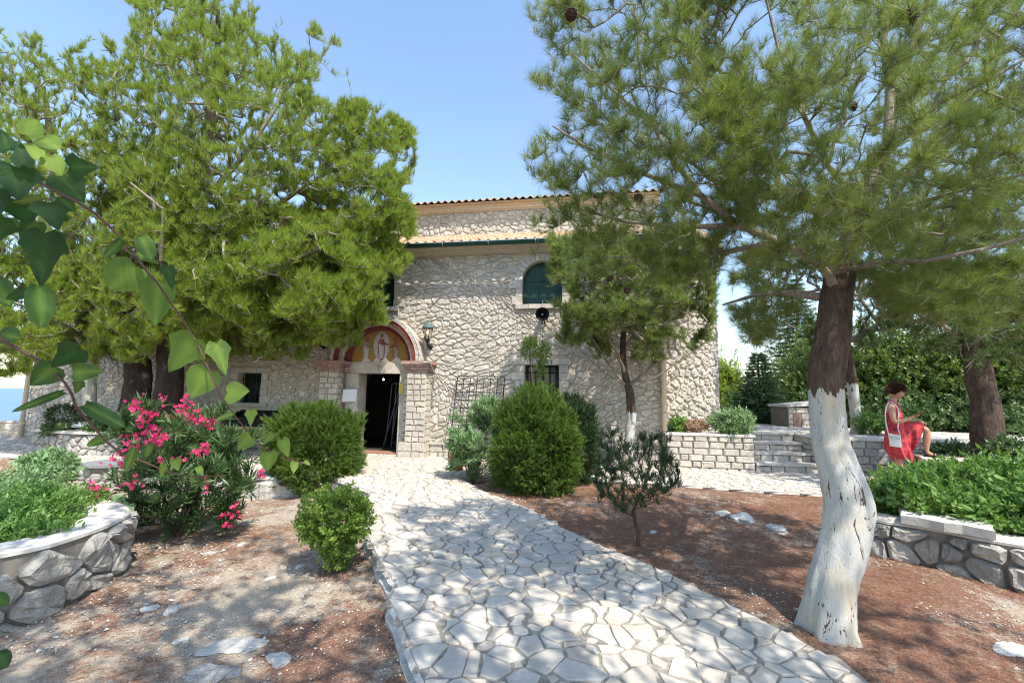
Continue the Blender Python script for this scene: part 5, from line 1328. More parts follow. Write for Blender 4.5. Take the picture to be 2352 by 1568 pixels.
# vase-shaped juniper with bare stems
jb = Gg(1464, 1252); kj = jb.y/FPX; gj = np.random.default_rng(5)
t = thing('juniper_shrub', jb, 'vase shaped juniper shrub on a thin bare twisted trunk', 'shrub'); sk = Skel(12000)
sk.limb([jb-Vector((0, 0, .05)), P(1467, 1225, jb.y), P(1458, 1195, jb.y), P(1456, 1170, jb.y)], .026, .020, -1, .03)
T = poly_targets([(1352, 1010), (1375, 985), (1430, 1000), (1500, 985), (1550, 1000), (1572, 1050), (1555, 1110), (1520, 1130), (1460, 1185), (1425, 1185), (1385, 1130), (1352, 1060)], 800, jb.y, .42, gj, thr=-.22, nscale=2.5)
tips = sk.grow(T, .06, -.15, gj, .1); sk.finish(.0014, .36, .020); V, F = sk.mesh(5); tris('stem', V, F, M['bark'], t, smooth=True)
Pp, Dd = crown_shoots(sk, tips, gj, 2, 4, up=.9, jit=.35); V, F, A = scatter([needle_tuft(14, .026, .06, .0028, .5, gj) for _ in range(4)], Pp, Dd, gj.uniform(.8, 1.2, len(Pp)), gj); tris('foliage', V, F, M['thuja_dk'], t, A)
# oleanders
def petal_flower(r_, rng_):
    V = [(0, 0, 0)]; F = []
    for k in range(5):
        a = 2*math.pi*k/5; m_ = len(V)
        for (rr, da, z) in ((.75, -.42, .25), (1.05, -.12, .42), (1.0, .25, .40), (.62, .45, .22)): V.append((rr*r_*math.cos(a+da), rr*r_*math.sin(a+da), z*r_*1.0))
        F += [(0, m_, m_+1), (0, m_+1, m_+2), (0, m_+2, m_+3)]
    return np.array(V), np.array(F)
def oleander(label, base, poly, Yc, D_, n_, mat, seed, clusters=(), step=.1):
    g_ = np.random.default_rng(seed); t = thing('oleander', base, label, 'shrub'); sk = Skel(20000); b0 = Vector(base)
    for k in range(9):
        a = k*2.4; o = Vector((math.cos(a), math.sin(a), 0)); sk.limb([b0+o*.03, b0+o*.16+Vector((0, 0, .45))], .014, .009, -1 if k == 0 else 0, .08)
    T = poly_targets(poly, n_, Yc, D_, g_, thr=-.35); tips = sk.grow(T, step, -.12, g_, .08); sk.finish(.0028, .4, .016); V, F = sk.mesh(5); tris('stem', V, F, M['bark'], t, smooth=True)
    Pp, Dd = crown_shoots(sk, tips, g_, 1, 4, up=.45, jit=.35); V, F, A = scatter(ole, Pp, Dd, g_.uniform(.7, 1.15, len(Pp)), g_); tris('foliage', V, F, mat, t, A)
    ft = [petal_flower(.021, g_) for _ in range(2)]
    for (x, y, Y, n2, sx) in clusters:
        c = np.array(P(x, y, Y)); pp = c+g_.normal(size=(n2, 3))*np.array([sx, .04, sx*.75]); d = g_.normal(size=(n2, 3))*.5+np.array([.25, -.8, .5])
        V, F, A = scatter(ft, pp, d, g_.uniform(.8, 1.35, n2), g_)
        k0 = len(V); st_ = np.concatenate([np.array([q, q+[.004, 0, 0], c-[0, 0, .03]]) for q in pp]); V = np.concatenate([V, st_]); F = np.concatenate([F, np.arange(3*n2).reshape(-1, 3)+k0]); A = np.concatenate([A, np.full(3*n2, .2)])
        tris('flower_cluster', V, F, M['pink'], t, A)
        b = MB(); i = int(np.argmin(((sk.p[:sk.n]-c)**2).sum(1)))
        b.tube([Vector(sk.p[i]), Vector(c)], .003, 4); 
    return t
ob = Gg(405, 1232); 
cl_ = [(318, 928, 4.55, 14, .05), (352, 950, 5.0, 16, .05), (330, 975, 4.55, 14, .05), (300, 1030, 4.55, 24, .06), (275, 1062, 4.55, 18, .05), (345, 1000, 4.55, 26, .065), (365, 1012, 4.55, 18, .05), (430, 940, 5.1, 22, .07), (452, 965, 5.0, 20, .06), (478, 975, 5.0, 10, .05), (410, 962, 5.1, 14, .05), (462, 1032, 4.55, 18, .05), (495, 968, 5.2, 5, .03),
      (596, 1093, 5.6, 14, .04), (540, 1168, 4.9, 15, .06), (222, 1122, 4.7, 14, .05), (520, 1190, 4.7, 5, .05), (400, 1060, 4.6, 8, .05), (310, 1110, 4.5, 7, .05), (480, 1110, 4.6, 6, .05), (570, 1060, 5.4, 4, .03), (432, 912, 5.1, 5, .03), (370, 912, 5.1, 6, .03)]
oleander('large oleander with clusters of deep pink blossoms at left', ob, [(262, 1060), (290, 960), (330, 930), (440, 925), (520, 975), (570, 1060), (585, 1110), (540, 1170), (500, 1215), (330, 1215), (300, 1160), (250, 1110)], ob.y-.05, .75, 330, M['oleander'], 41, cl_)
ob2 = G(1085, 1100)
oleander('light green oleander without flowers beside the thuja ball', Vector((ob2.x, ob2.y-.1, -.05)), [(1035, 1060), (1048, 950), (1100, 915), (1150, 935), (1150, 1040), (1145, 1095), (1060, 1095)], ob2.y-.1, .45, 170, M['herb_pale'], 42)
b = MB(); pq = P(1050, 1058, 8.6); b.lathe((pq.x, pq.y, 0), [(.10, 0), (.12, .12), (.15, .24), (.165, .25), (.165, .28), (.14, .28), (.12, .2)], 16)
tag(b.build('flower_pot', M['terracotta']), 'red clay pot half hidden by the light green oleander', 'pot')
# leafy plants in the right bed
rb = [(2050, 1140, 5.1, .32, .20), (2150, 1118, 5.3, .42, .22), (2265, 1118, 5.0, .42, .28), (2350, 1125, 4.6, .36, .30), (2140, 1160, 4.75, .38, .15), (2270, 1170, 4.5, .36, .14), (2380, 1165, 4.3, .3, .2), (2110, 1112, 5.9, .35, .16), (2230, 1098, 5.8, .42, .20), (2330, 1112, 5.6, .4, .22)]
rl = ['leafy green plant nearest the white trunk in the right bed', 'leafy green plant right in front of the person in red', 'tall leafy green plant in the middle of the right bed', 'leafy green plant at the right border of the picture, middle row', 'low leafy plant trailing over the loose white slab', 'low leafy plant trailing over the right wall top', 'low leafy plant at the lower right end of the bed', 'leafy plant at the back of the right bed below the red dress', 'leafy plant at the back of the right bed below the foot', 'leafy plant at the back right before the garden kerb']
for (x, y, Y, rx, rz), lb in zip(rb, rl):
    c = P(x, y, Y); bush('leafy_plant', lb, 'plant', Vector((c.x, c.y, .17)), [((c.x, c.y, c.z), (rx, rx*.9, rz)), ((c.x+.1, c.y-.05, c.z-.08), (rx*.8, rx*.8, rz))], herbl, M['herb'], 330, (.7, 1.25), .55, .6, .5, 2, (.45, 1.05), .25, group='leafy plants in the right bed', twigs=50, stem=.012, twr=.003)
# left bed
lb_ = [(45, 1125, 5.2, .42, .20, 'herb_pale', herbs, 'bushy pale plant at the back of the left bed'), (20, 1200, 4.0, .40, .22, 'herb', herbs, 'feathery green plant at the left picture edge in the bed'), (100, 1180, 4.3, .34, .20, 'herb', herbs, 'feathery green plant in the middle of the left bed'), (175, 1160, 4.75, .26, .15, 'herb', herbs, 'low leafy plant beside the broad pale leaves'), (60, 1235, 3.75, .28, .12, 'herb', herbs, 'low plant hanging near the left wall top'), (-70, 1170, 4.4, .5, .22, 'herb_pale', herbs, 'leafy plant partly cut by the left picture edge'), (110, 1075, 5.9, .22, .15, 'herb_pale', herbl, 'small upright pale plant by the dark soil')]
for x, y, Y, rx, rz, mt, tm, lb in lb_:
    c = P(x, y, Y); bush('leafy_plant', lb, 'plant', Vector((c.x, c.y, .15)), [((c.x, c.y, c.z), (rx, rx*.9, rz)), ((c.x+.1, c.y-.05, c.z-.07), (rx*.8, rx*.8, rz))], tm, M[mt], 620, (.7, 1.2), .6, .6, .5, 2, (.4, 1.05), .25, group='leafy plants in the left bed', twigs=50, stem=.010, twr=.0025)
# broad scalloped leaves by the wall end
t = thing('mallow_plant', P(230, 1190, 4.7), 'plant with broad pale scalloped leaves at the wall end', 'plant', None); gm = random.Random(4)
for (x, y, Y, s_) in [(165, 1150, 4.8, .10), (200, 1140, 4.9, .11), (222, 1165, 4.7, .12), (205, 1178, 4.6, .10), (262, 1150, 4.8, .11), (285, 1165, 4.75, .10), (150, 1165, 4.7, .08), (245, 1178, 4.65, .09)]:
    c = P(x, y, Y); b = MB(); n_ = Vector((gm.uniform(-.35, .35), gm.uniform(-.75, -.35), .8)).normalized(); X = n_.cross(Vector((0, 1, .2))).normalized(); Y_ = n_.cross(X); K = 30; vs = [c-n_*.012]; vr = []
    for k in range(K):
        a = 2*math.pi*k/K; rr = s_*(.80+.16*abs(math.sin(a*3.5)))*(1 if abs(a-math.pi*1.5) > .3 else .6); vs.append(c+(X*math.cos(a)+Y_*math.sin(a))*rr*.55+n_*(.012*math.cos(a*7))); 
    for k in range(K):
        a = 2*math.pi*k/K; rr = s_*(.80+.16*abs(math.sin(a*3.5)))*(1 if abs(a-math.pi*1.5) > .3 else .5); vs.append(c+(X*math.cos(a)+Y_*math.sin(a))*rr+n_*(-.008+.018*math.cos(a*7)))
    fs = [(0, 1+k, 1+(k+1) % K) for k in range(K)]+[(1+k, 1+K+k, 1+K+(k+1) % K, 1+(k+1) % K) for k in range(K)]
    b.add(vs, fs, 0, gm.random(), True); b.tube([c-n_*.012, Vector((c.x*.7+t.location.x*.3, c.y*.7+t.location.y*.3, .17))], .003, 5); b.build('leaf', M['herb_pale'], t)
# plants on the wall by the steps
for (x, y, Y, rx, rz, mt, tm, n_, lb) in [(1557, 978, 9.75, .17, .13, 'herb', herbl, 160, 'small green leafy plant by the downpipe on the planter wall'), (1598, 980, 9.6, .19, .10, 'pinkherb', herbs, 420, 'low reddish flowering plant in the middle of the planter wall'), (1682, 972, 9.35, .36, .24, 'herb_pale', herbl, 520, 'bushy green plant spilling over the planter wall near the steps'),
      (2005, 975, 9.9, .32, .15, 'herb', herbl, 300, 'green plant behind the terrace wall left of the person'), (2080, 985, 9.9, .25, .12, 'herb_pale', herbl, 160, 'pale plant behind the terrace wall next to the person'), (2190, 1040, 8.3, .3, .12, 'oleander', herbl, 300, 'dark leafy plant with red blooms left of the right pine'), (2330, 1040, 7.2, .35, .2, 'oleander', herbl, 300, 'dark leafy plant with red blooms right of the right pine')]:
    if mt == 'pinkherb' and mt not in M: M[mt] = leaf_mat('pinkherb', (.16, .16, .05), (.36, .25, .14), (.55, .30, .28), .25, None, .6, 9)
    c = P(x, y, Y); bush('flowering_plant' if 'flower' in lb or 'bloom' in lb else 'leafy_plant', lb, 'plant', Vector((c.x, c.y, c.z-rz)), [((c.x, c.y, c.z), (rx, rx*.8, rz))], tm, M[mt], n_, (.7, 1.2), .5, .7, .5, 2, (.3, 1.05), .25, twigs=40, stem=.01, twr=.003)
# potted plants on the raised planter
pz_t = .5
for (x, y, Y, rr, lb, kind_) in [(144, 953, 10.0, .26, 'round clipped bush in a terracotta pot on the raised planter', 0), (187, 970, 9.9, .15, 'small round bush in a white urn on the raised planter', 1)]:
    c = P(x, y, Y); zt_ = .47; t = bush('potted_bush', lb, 'potted plant', Vector((c.x, c.y, zt_)), [((c.x, c.y, c.z), (rr, rr, rr*.85))], spray, M['thuja_dk'], 1500 if kind_ == 0 else 600, (.4, .75), .4, 1, .35, 2.2, (.6, 1.03), .06)
    b = MB(); zp = c.z-rr*.6
    if kind_ == 0: b.lathe((c.x, c.y, zt_), [(.11, 0), (.15, (zp-zt_)*.8), (.18, (zp-zt_)*.82), (.18, zp-zt_), (.14, zp-zt_)], 20); b.build('pot', M['terracotta'], t)
    else: b.lathe((c.x, c.y, zt_), [(.09, 0), (.09, .03), (.04, .06), (.05, .1), (.13, .2), (.16, zp-zt_), (.13, zp-zt_)], 20); b.build('urn', M['white'], t)
for (x, y, Y, rx, rz, lb) in [(130, 985, 9.75, .24, .08, 'dark low plant under the round potted bush'), (225, 985, 9.7, .22, .12, 'dark low plant right of the white urn'), (285, 968, 9.8, .30, .16, 'spiky green plant on the raised planter behind the oleander')]:
    c = P(x, y, Y); bush('leafy_plant', lb, 'plant', Vector((c.x, c.y, .44)), [((c.x, c.y, c.z), (rx, rx*.7, rz))], herbl, M['oleander'], 200, (.6, 1.0), .5, .7, .5, 2, (.3, 1.05), .25)
b = MB(); gm = random.Random(8)
# ---- far trees behind the terrace
def fir(name, label, base, H, Rr, g_, mat, droop=.25, dens=1.0, cat='fir tree'):
    t = thing(name, base, label, cat); b = MB(); b.tube([Vector(base)-Vector((0, 0, .3)), Vector(base)+Vector((0, 0, H*.5)), Vector(base)+Vector((0, 0, H))], [Rr*.07, Rr*.045, .01], 8); b.build('trunk', M['bark'], t)
    PP = []; DD = []; nl = int(26*dens); bb = MB()
    for i in range(nl):
        f = (i+.5)/nl; z = H*(.05+.95*f); rr = Rr*(1-f)**.85*g_.uniform(.85, 1.1)+.05; nb = int(9+4*(1-f)); a0 = g_.random()*6
        for k in range(nb):
            a = a0+2*math.pi*k/nb+g_.uniform(-.2, .2); L = rr*g_.uniform(.75, 1.08); m_ = max(3, int(L/.085))
            e = None
            for j in range(m_):
                s_ = (j+1)/m_; q = np.array([math.cos(a)*L*s_, math.sin(a)*L*s_, z-droop*L*s_*(1-.5*s_)+.06*L*s_*s_])+np.array(base)
                wv = (1-s_)*.35*L+.06
                for side in ((0,) if s_ > .93 else (-1, 1, 0)):
                    o = np.array([-math.sin(a), math.cos(a), 0])*side*g_.uniform(0, wv); PP.append(q+o+g_.normal(size=3)*.02); DD.append(np.array([math.cos(a+side*.7), math.sin(a+side*.7), .12])+g_.normal(size=3)*.15)
            bb.tube([Vector(base)+Vector((0, 0, z)), Vector(base)+Vector((math.cos(a)*L*.9, math.sin(a)*L*.9, z-droop*L*.5))], [.012, .004], 3, cap=False)
    bb.build('branch', M['bark'], t)
    PP = np.array(PP); DD = np.array(DD); V, F, A = scatter([needle_tuft(14, .07, .10, .014, .8, g_) for _ in range(4)], PP, DD, g_.uniform(.8, 1.3, len(PP)), g_); tris('crown', V, F, mat, t, A)
gF = np.random.default_rng(9)
c = P(1748, 985, 14.0); fir('fir_tree', 'dark conical fir tree beyond the steps', Vector((c.x, c.y, c.z-.1)), P(1745, 812, 14).z-c.z+.1, 1.15, gF, M['fir'])
c = P(1845, 960, 17.0); fir('fir_tree', 'taller loose green conifer behind the dark fir', Vector((c.x, c.y, c.z-.5)), P(1845, 640, 17).z-c.z+.5, 2.2, gF, M['needle_dk'], .15, 1.3, 'conifer')
far = [('pale green tree tightly beside the round church wall', 1668, 895, 20, .55, 1.3, 'needle_far'), ('low bright tree between church and dark fir', 1700, 960, 18, .8, .8, 'broad'),
       ('broadleaf tree behind the stone pier', 1880, 880, 14.5, 1.3, 1.5, 'broad'), ('broadleaf tree behind the slender white stem', 2000, 850, 13.5, 1.3, 1.5, 'broad'), ('broadleaf tree behind the person in red', 2110, 860, 13, 1.4, 1.7, 'broad'), ('broadleaf tree left of the dark right trunk', 2210, 850, 12.5, 1.4, 1.8, 'broad'),
       ('broadleaf tree right of the dark right trunk', 2330, 850, 12, 1.4, 1.8, 'broad'), ('broadleaf tree partly cut by the right picture edge', 2440, 820, 11.5, 1.5, 1.9, 'broad'), ('dark low bush left of the person on the terrace', 2050, 950, 12.2, .9, .55, 'oleander'), ('dark low bush right of the person on the terrace', 2180, 950, 12, 1.0, .6, 'oleander'), ('dark low bush behind the right pine trunk', 2310, 950, 11.3, 1.0, .6, 'oleander'), ('dark low bush behind the stone pier', 1900, 950, 13.2, .8, .6, 'oleander')]
for lb, x, y, Y, rx, rz, mt in far:
    c = P(x, y, Y); gz_ = .6; rr = rx
    bl = [((c.x, c.y, c.z), (rr, rr*.8, rz)), ((c.x-.5*rr, c.y-.3, c.z-.35*rz), (rr*.7, rr*.6, rz*.6)), ((c.x+.5*rr, c.y+.1, c.z-.3*rz), (rr*.75, rr*.6, rz*.7)), ((c.x+.1*rr, c.y-.4, c.z-.6*rz), (rr*.8, rr*.6, rz*.5))]
    tr_ = 'tree' in lb
    bush('broadleaf_tree' if tr_ else 'dark_bush', lb, 'tree' if tr_ else 'bush', Vector((c.x, c.y, gz_ if Y < 17 else -1)), bl, broadl, M[mt], 3600 if tr_ else 1600, (.8, 1.4), .3, .8, .55, 2, (.35, 1.05), .3, stem=.09 if tr_ else .04, twigs=120, twr=.008, fname='crown' if tr_ else 'foliage', group='trees and bushes behind the terrace')

# ---- ivy reaching into the picture at left, close to the camera
HEART = [(0, 0), (.28, -.10), (.50, .06), (.52, .30), (.40, .55), (.20, .80), (0, 1.0)]
LOBED = [(0, 0), (.25, -.12), (.44, -.02), (.62, .22), (.42, .38), (.30, .55), (.20, .76), (0, 1.0)]
ROUND = [(0, 0), (.3, -.06), (.5, .15), (.54, .42), (.42, .70), (.22, .90), (0, 1.0)]
stems = [[(-40, 390), (55, 405), (80, 415), (100, 425), (140, 447), (176, 463), (215, 488), (250, 518), (275, 545), (290, 575), (315, 590), (335, 620), (365, 655), (395, 700), (430, 750), (455, 790), (480, 850), (505, 905), (540, 955), (575, 1000), (610, 1030), (650, 1050), (700, 1065)],
         [(-40, 750), (20, 790), (60, 812), (110, 838), (150, 880), (165, 905), (175, 935), (210, 975), (245, 1015), (285, 1045), (330, 1060), (390, 1085), (450, 1095), (520, 1092)]]
ivyt = thing('ivy_vine', P(-40, 600, .95), 'ivy vine with dark and pale green leaves arching in from the left', 'ivy')
for si, s_ in enumerate(stems):
    b = MB(); K = len(s_); b.tube([P(x, y, .95+.02*math.sin(i)) for i, (x, y) in enumerate(s_)], [lerp(.0034, .0011, i/(K-1)) for i in range(K)], 8); b.build('stem', M['ivystem'], ivyt)
lv = [(60,311,85,272,50,.9,'R'),(100,318,142,348,55,.75,'H'),(71,333,98,380,44,1,'H'),(114,359,140,402,50,.95,'H'),(142,406,196,471,78,.3,'L'),(160,384,227,384,64,.2,'L'),(36,384,40,465,95,.12,'L'),(54,380,44,322,42,.15,'L'),
      (47,460,62,515,98,.1,'L'),(96,453,25,466,22,.8,'R'),(109,468,134,526,72,.15,'L'),(140,453,171,486,38,.35,'H'),(102,537,94,662,80,.05,'L'),(84,508,47,555,52,.4,'H'),(113,544,158,586,58,.22,'L'),(91,657,94,755,58,.5,'R'),(69,668,15,686,26,.3,'R'),
      (0,765,42,775,50,.55,'R'),(180,800,118,843,64,.12,'L'),(312,610,250,664,88,.8,'R'),(280,551,238,593,24,.6,'R'),(325,544,349,600,42,.6,'R'),(316,580,358,602,26,.7,'H'),(365,645,358,751,76,.8,'H'),(385,612,396,668,34,.25,'L'),
      (445,778,383,857,86,.82,'L'),(497,788,520,860,50,.82,'L'),(478,850,436,916,78,.85,'H'),(522,903,578,899,58,.88,'H'),(537,948,490,966,14,.7,'R'),(577,942,575,979,26,.95,'L'),(575,1002,545,1032,42,.88,'H'),(627,994,605,1019,22,.85,'H'),(648,1008,662,1050,30,.92,'H'),
      (618,1038,615,1085,42,.95,'H'),(677,1060,673,1088,20,.95,'H'),(700,1058,712,1068,9,.9,'R'),(128,842,68,886,64,.55,'H'),(171,856,238,850,48,.65,'H'),(145,900,28,945,20,.4,'R'),(184,876,170,908,24,.6,'L'),(196,930,290,982,36,.45,'R'),(248,1003,200,1022,24,.85,'R'),
      (308,1028,288,1084,22,.75,'R'),(345,1022,333,1052,16,.75,'R'),(376,1063,368,1102,14,.85,'H'),(402,1053,409,1080,24,.9,'H'),(455,1072,466,1092,16,.9,'H'),(440,1085,441,1112,10,.85,'R'),(-10,1368,20,1388,30,.3,'R'),(-12,1505,16,1530,42,.15,'R'),(-20,420,-5,500,80,.1,'L'),(20,345,4,300,50,.2,'L'),
      (10,500,-20,560,70,.1,'L'),(130,500,150,470,40,.2,'L'),(-15,640,20,700,50,.5,'R'),(205,845,222,868,26,.6,'H')]
gi = random.Random(21)
for (x, y, x2, y2, w_, tone, sh) in lv:
    Y = .95+gi.uniform(-.05, .05); a = P(x, y, Y); e = P(x2, y2, Y+gi.uniform(-.02, .02)); ax = e-a; L = ax.length; wd = w_*Y/FPX/1.14
    n_ = (CAM-a).normalized(); tl = Vector((gi.uniform(-.3, .3), gi.uniform(-.3, .3), gi.uniform(-.1, .4))); n_ = (n_+tl).normalized(); n_ = (n_-ax*(n_.dot(ax)/L/L)).normalized(); X = ax.cross(n_).normalized()
    o = {'H': HEART, 'L': LOBED, 'R': ROUND}[sh]; b = MB(); bend = gi.uniform(-.10, .12)*L; cup = gi.uniform(-.03, .05)
    rows = []
    for f in (0, .5, 1):
        pass
    vs = []; K = len(o)
    for (u, v) in o: vs.append(a+ax*max(v, 0)*1.0+n_*(-bend*v*v))                 # midrib
    for sg in (1, -1):
        for fr_ in (.5, 1.0):
            for (u, v) in o: vs.append(a+ax*(max(v, 0)*(1-fr_)+v*fr_)+X*(sg*u*wd*fr_*.98)+n_*(-bend*v*v+cup*wd*(fr_**1.5)+.012*wd*gi.uniform(-1, 1)))
    fs = []
    for sgi in range(2):
        A_ = K+sgi*2*K; B_ = A_+K
        for i in range(K-1):
            q1 = [i, i+1, A_+i+1, A_+i]; q2 = [A_+i, A_+i+1, B_+i+1, B_+i]
            if sgi: q1.reverse(); q2.reverse()
            fs += [tuple(q1), tuple(q2)]
    b.add(vs, fs, 0, tone, True)
    for i in range(K): b.A[i] = tone+.30
    for sg, base_ in ((1, K), (-1, 3*K)):
        for (i0, i1) in ((0, 1), (0, 2), (1, 3), (2, 4), (3, 5)):
            if i1 >= K: continue
            A0 = vs[i0]+(vs[i0+1]-vs[i0])*.15; E0 = vs[base_+K+i1]*.92+A0*.08; M0 = (vs[base_+i0]*.35+vs[base_+i1]*.65); w0 = (vs[i0+1]-vs[i0]).normalized()*.0006 if (vs[i0+1]-vs[i0]).length > 1e-5 else X*.0006
            for off_ in (.0007,):
                q_ = [A0, M0, E0]; b.add([p_+n_*off_+w0*s3*(1-.35*j3) for j3, p_ in enumerate(q_) for s3 in (-1, 1)], [(0, 2, 3, 1), (2, 4, 5, 3)], 0, tone+.34)
    for i in range(K, 5*K): b.A[i] = tone-.02+gi.uniform(-.05, .05)
    b.build('leaf', M['ivy'], ivyt)
# ---- ground litter: gravel, fallen needles, loose rocks
gq = np.random.default_rng(3)
def litter_points(n, box, avoid):
    out = []
    x = gq.uniform(box[0], box[1], n*2); y = box[2]+(box[3]-box[2])*gq.random(n*2)**1.5
    for xx, yy in zip(x, y):
        if inside(avoid, xx, yy): continue
        out.append((xx, yy))
        if len(out) >= n: break
    return np.array(out)
PTS = litter_points(40000, (-5.5, 6, .9, 8.5), reg); keep = np.array([mnoise.noise(Vector((p[0]*.8, p[1]*.8, 3.3)))+mnoise.noise(Vector((p[0]*3, p[1]*3, 1)))*.4+(.16 if p[0] < 0 else -.12) > 0.02 for p in PTS]); PTS = PTS[keep]
z = gz(PTS[:, 0], PTS[:, 1])+.004
ico = [np.array([(.9, 0, -.1), (.3, .8, 0), (-.7, .6, -.1), (-.9, -.3, 0), (-.1, -.9, -.1), (.7, -.5, 0), (.1, .1, .62)]) for _ in range(4)]
tp_ = [(v*gq.uniform(.6, 1.25, size=v.shape)*.5, np.array([(i, (i+1) % 6, 6) for i in range(6)])) for v in ico]
Pp = np.stack([PTS[:, 0], PTS[:, 1], z], 1); D_ = np.tile([0, 0, 1.], (len(Pp), 1))+gq.normal(size=(len(Pp), 3))*.12
S_ = .006+.018*gq.random(len(Pp))**3.0+.035*gq.random(len(Pp))*(gq.random(len(Pp)) > .975); V, F, A = scatter(tp_, Pp, D_, S_, gq)
o = tris('gravel', V, F, M['rock'], None, A); tag(o, 'loose pale limestone gravel scattered over the ground', 'gravel', kind='stuff')
PTS = litter_points(70000, (-4.5, 5.5, .9, 8.0), reg); keep = np.array([mnoise.noise(Vector((p[0]*.8, p[1]*.8, 3.3)))*-1+(.05 if p[0] < 0 else .22)+mnoise.noise(Vector((p[0]*3, p[1]*3, 9)))*.5 > 0 for p in PTS]); PTS = PTS[keep]
Pp = np.stack([PTS[:, 0], PTS[:, 1], gz(PTS[:, 0], PTS[:, 1])+.012+.012*gq.random(len(PTS))], 1); D_ = gq.normal(size=(len(Pp), 3))*np.array([1, 1, .12])
nd_ = [(np.array([(-.0012, 0, -.5*.1), (.0012, 0, -.5*.1), (0, 0, .5*.1)])*1.0, np.array([(0, 1, 2)])), (np.array([(-.0012, 0, -.05), (.0012, 0, -.05), (.006, .004, .04), (.012, .002, -.04), (.0136, .002, -.04), (.006, .004, .045)]), np.array([(0, 1, 2), (3, 4, 5)]))]
V, F, A = scatter(nd_, Pp, D_, gq.uniform(.7, 1.2, len(Pp)), gq); o = tris('fallen_needles', V, F, M['straw'], None, A); tag(o, 'rust brown fallen pine needles strewn over the ground', 'needles', kind='stuff')
def rock(c, r_, flat, label, seed):
    b = MB(); bm = bmesh.new(); bmesh.ops.create_icosphere(bm, subdivisions=3, radius=1); rr = random.Random(seed); off = Vector((seed*3.1, 1, 2)); ang = rr.uniform(0, 3)
    for v in bm.verts:
        n1 = mnoise.noise(v.co*1.1+off)*.5+mnoise.noise(v.co*3+off)*.16+mnoise.noise(v.co*8+off)*.05; v.co *= (1+n1)
        x, y = v.co.x*r_*1.3, v.co.y*r_*.8; v.co = Vector((x*math.cos(ang)-y*math.sin(ang), x*math.sin(ang)+y*math.cos(ang), v.co.z*r_*flat))+c
    b.add([v.co.copy() for v in bm.verts], [tuple(v.index for v in f.verts) for f in bm.faces], 0, rr.random()); bm.free()
    return b.build('rock', M['rock'])
rocks = [(540, 1480, .13, .20, 'broad flat pale rock embedded in the gravel at lower left'), (485, 1545, .13, .25, 'flat pale rock at the bottom edge left of the path'), (415, 1470, .035, .6, 'small white stone left of the flat pale rock'), (345, 1395, .05, .5, 'grey rock in shade on the gravel right of the wall'), (395, 1400, .06, .4, 'pale rock beside the grey one, near the shadow edge'), (640, 1510, .08, .3, 'low pale rock right of the broad flat one'), (620, 1330, .05, .5, 'white stone between wall and small shrub'), (480, 1270, .05, .5, 'pale stone in the needle litter below the oleander'), (690, 1300, .045, .5, 'pale stone left of the small shrub'), (555, 1250, .05, .45, 'light stone in the litter right of the oleander'),
         (1705, 1190, .16, .35, 'jagged pale bedrock patch left of the white trunk'), (1785, 1215, .13, .4, 'second jagged bedrock lump nearer the white trunk'), (1660, 1178, .09, .35, 'low grey bedrock lump furthest left beyond the juniper'), (1500, 1222, .07, .25, 'pale flat stone just right of the juniper trunk'), (1470, 1275, .022, .7, 'small white pebble below the juniper'), (1835, 1490, .03, .5, 'small white stone beside the path near the trunk base'), (1830, 1400, .03, .6, 'white stone in the brown litter left of the trunk base'), (2330, 1490, .10, .16, 'flat grey rock at the lower right edge'), (1960, 1300, .03, .6, 'white stone in the litter right of the trunk')]
for i, (x, y, r_, fl_, lb) in enumerate(rocks):
    c = Gg(x, y); c.z += -.006; o = rock(c, r_, fl_, lb, i+1); tag(o, lb, 'rock', 'loose limestone rocks on the ground')

# ---- the pine the path passes under (beside and behind the viewer): its boughs throw the dappled shade over the path
g_ = np.random.default_rng(61); t = thing('pine_tree', Vector((3.4, -2.4, -.2)), 'pine overhanging the start of the path, seen only by its shade', 'pine tree'); b = MB()
wood_trunk(b, [(3.4, -2.4, -.3), (3.35, -2.35, 1.2), (3.2, -2.1, 2.6), (2.9, -1.7, 4.2), (2.6, -1.3, 6.2)], [.2, .17, .15, .11, .04], 20, 5, .1, .07, 1.25); b.build('trunk', bark_mat('bark_painted', white_to=1.3), t)
sk = Skel(); sk.limb([(3.4, -2.4, -.3), (3.35, -2.35, 1.2), (3.2, -2.1, 2.6), (2.9, -1.7, 4.2), (2.6, -1.3, 6.2)], .2, .05, -1, .2, 3.0); n0_ = sk.n
for pts, ra, rb in [([(3.1, -2.0, 3.2), (2.2, -1.2, 3.9), (1.2, -.4, 4.2), (.2, .3, 4.3), (-.8, .8, 4.3)], .05, .015), ([(2.9, -1.7, 4.2), (2.0, -.6, 4.8), (1.5, .3, 5.0), (.9, .8, 5.1)], .05, .012), ([(3.0, -1.9, 3.8), (3.2, -.8, 4.4), (3.3, .3, 4.8)], .04, .012), ([(2.9, -1.7, 4.2), (1.4, -1.5, 4.9), (0, -1.1, 5.1), (-1.4, -.6, 5.1)], .045, .012), ([(2.7, -1.4, 5.4), (1.2, -.4, 5.8), (-.2, .5, 5.7)], .035, .01)]: sk.limb(pts, ra, rb, -1, .12)
T = []
while len(T) < 3200:
    p = np.array([g_.uniform(-2.4, 5.0), g_.uniform(-2.2, 1.6), g_.uniform(3.5, 6.8)])
    if p[2] < 1.75+1.02*max(p[1], 0)+.35*0: continue
    if mnoise.noise(Vector((p[0]*1.5, p[1]*1.5, p[2]*.5))) < .03+(.02 if p[0] < .3 else 0): continue
    T.append(p)
tips = sk.grow(np.array(T), .14, .1, g_, .1); sk.finish(.0025, .46, .09); V, F = sk.mesh(5, 0, n0_); tris('branch', V, F, M['twig'], t, smooth=True)
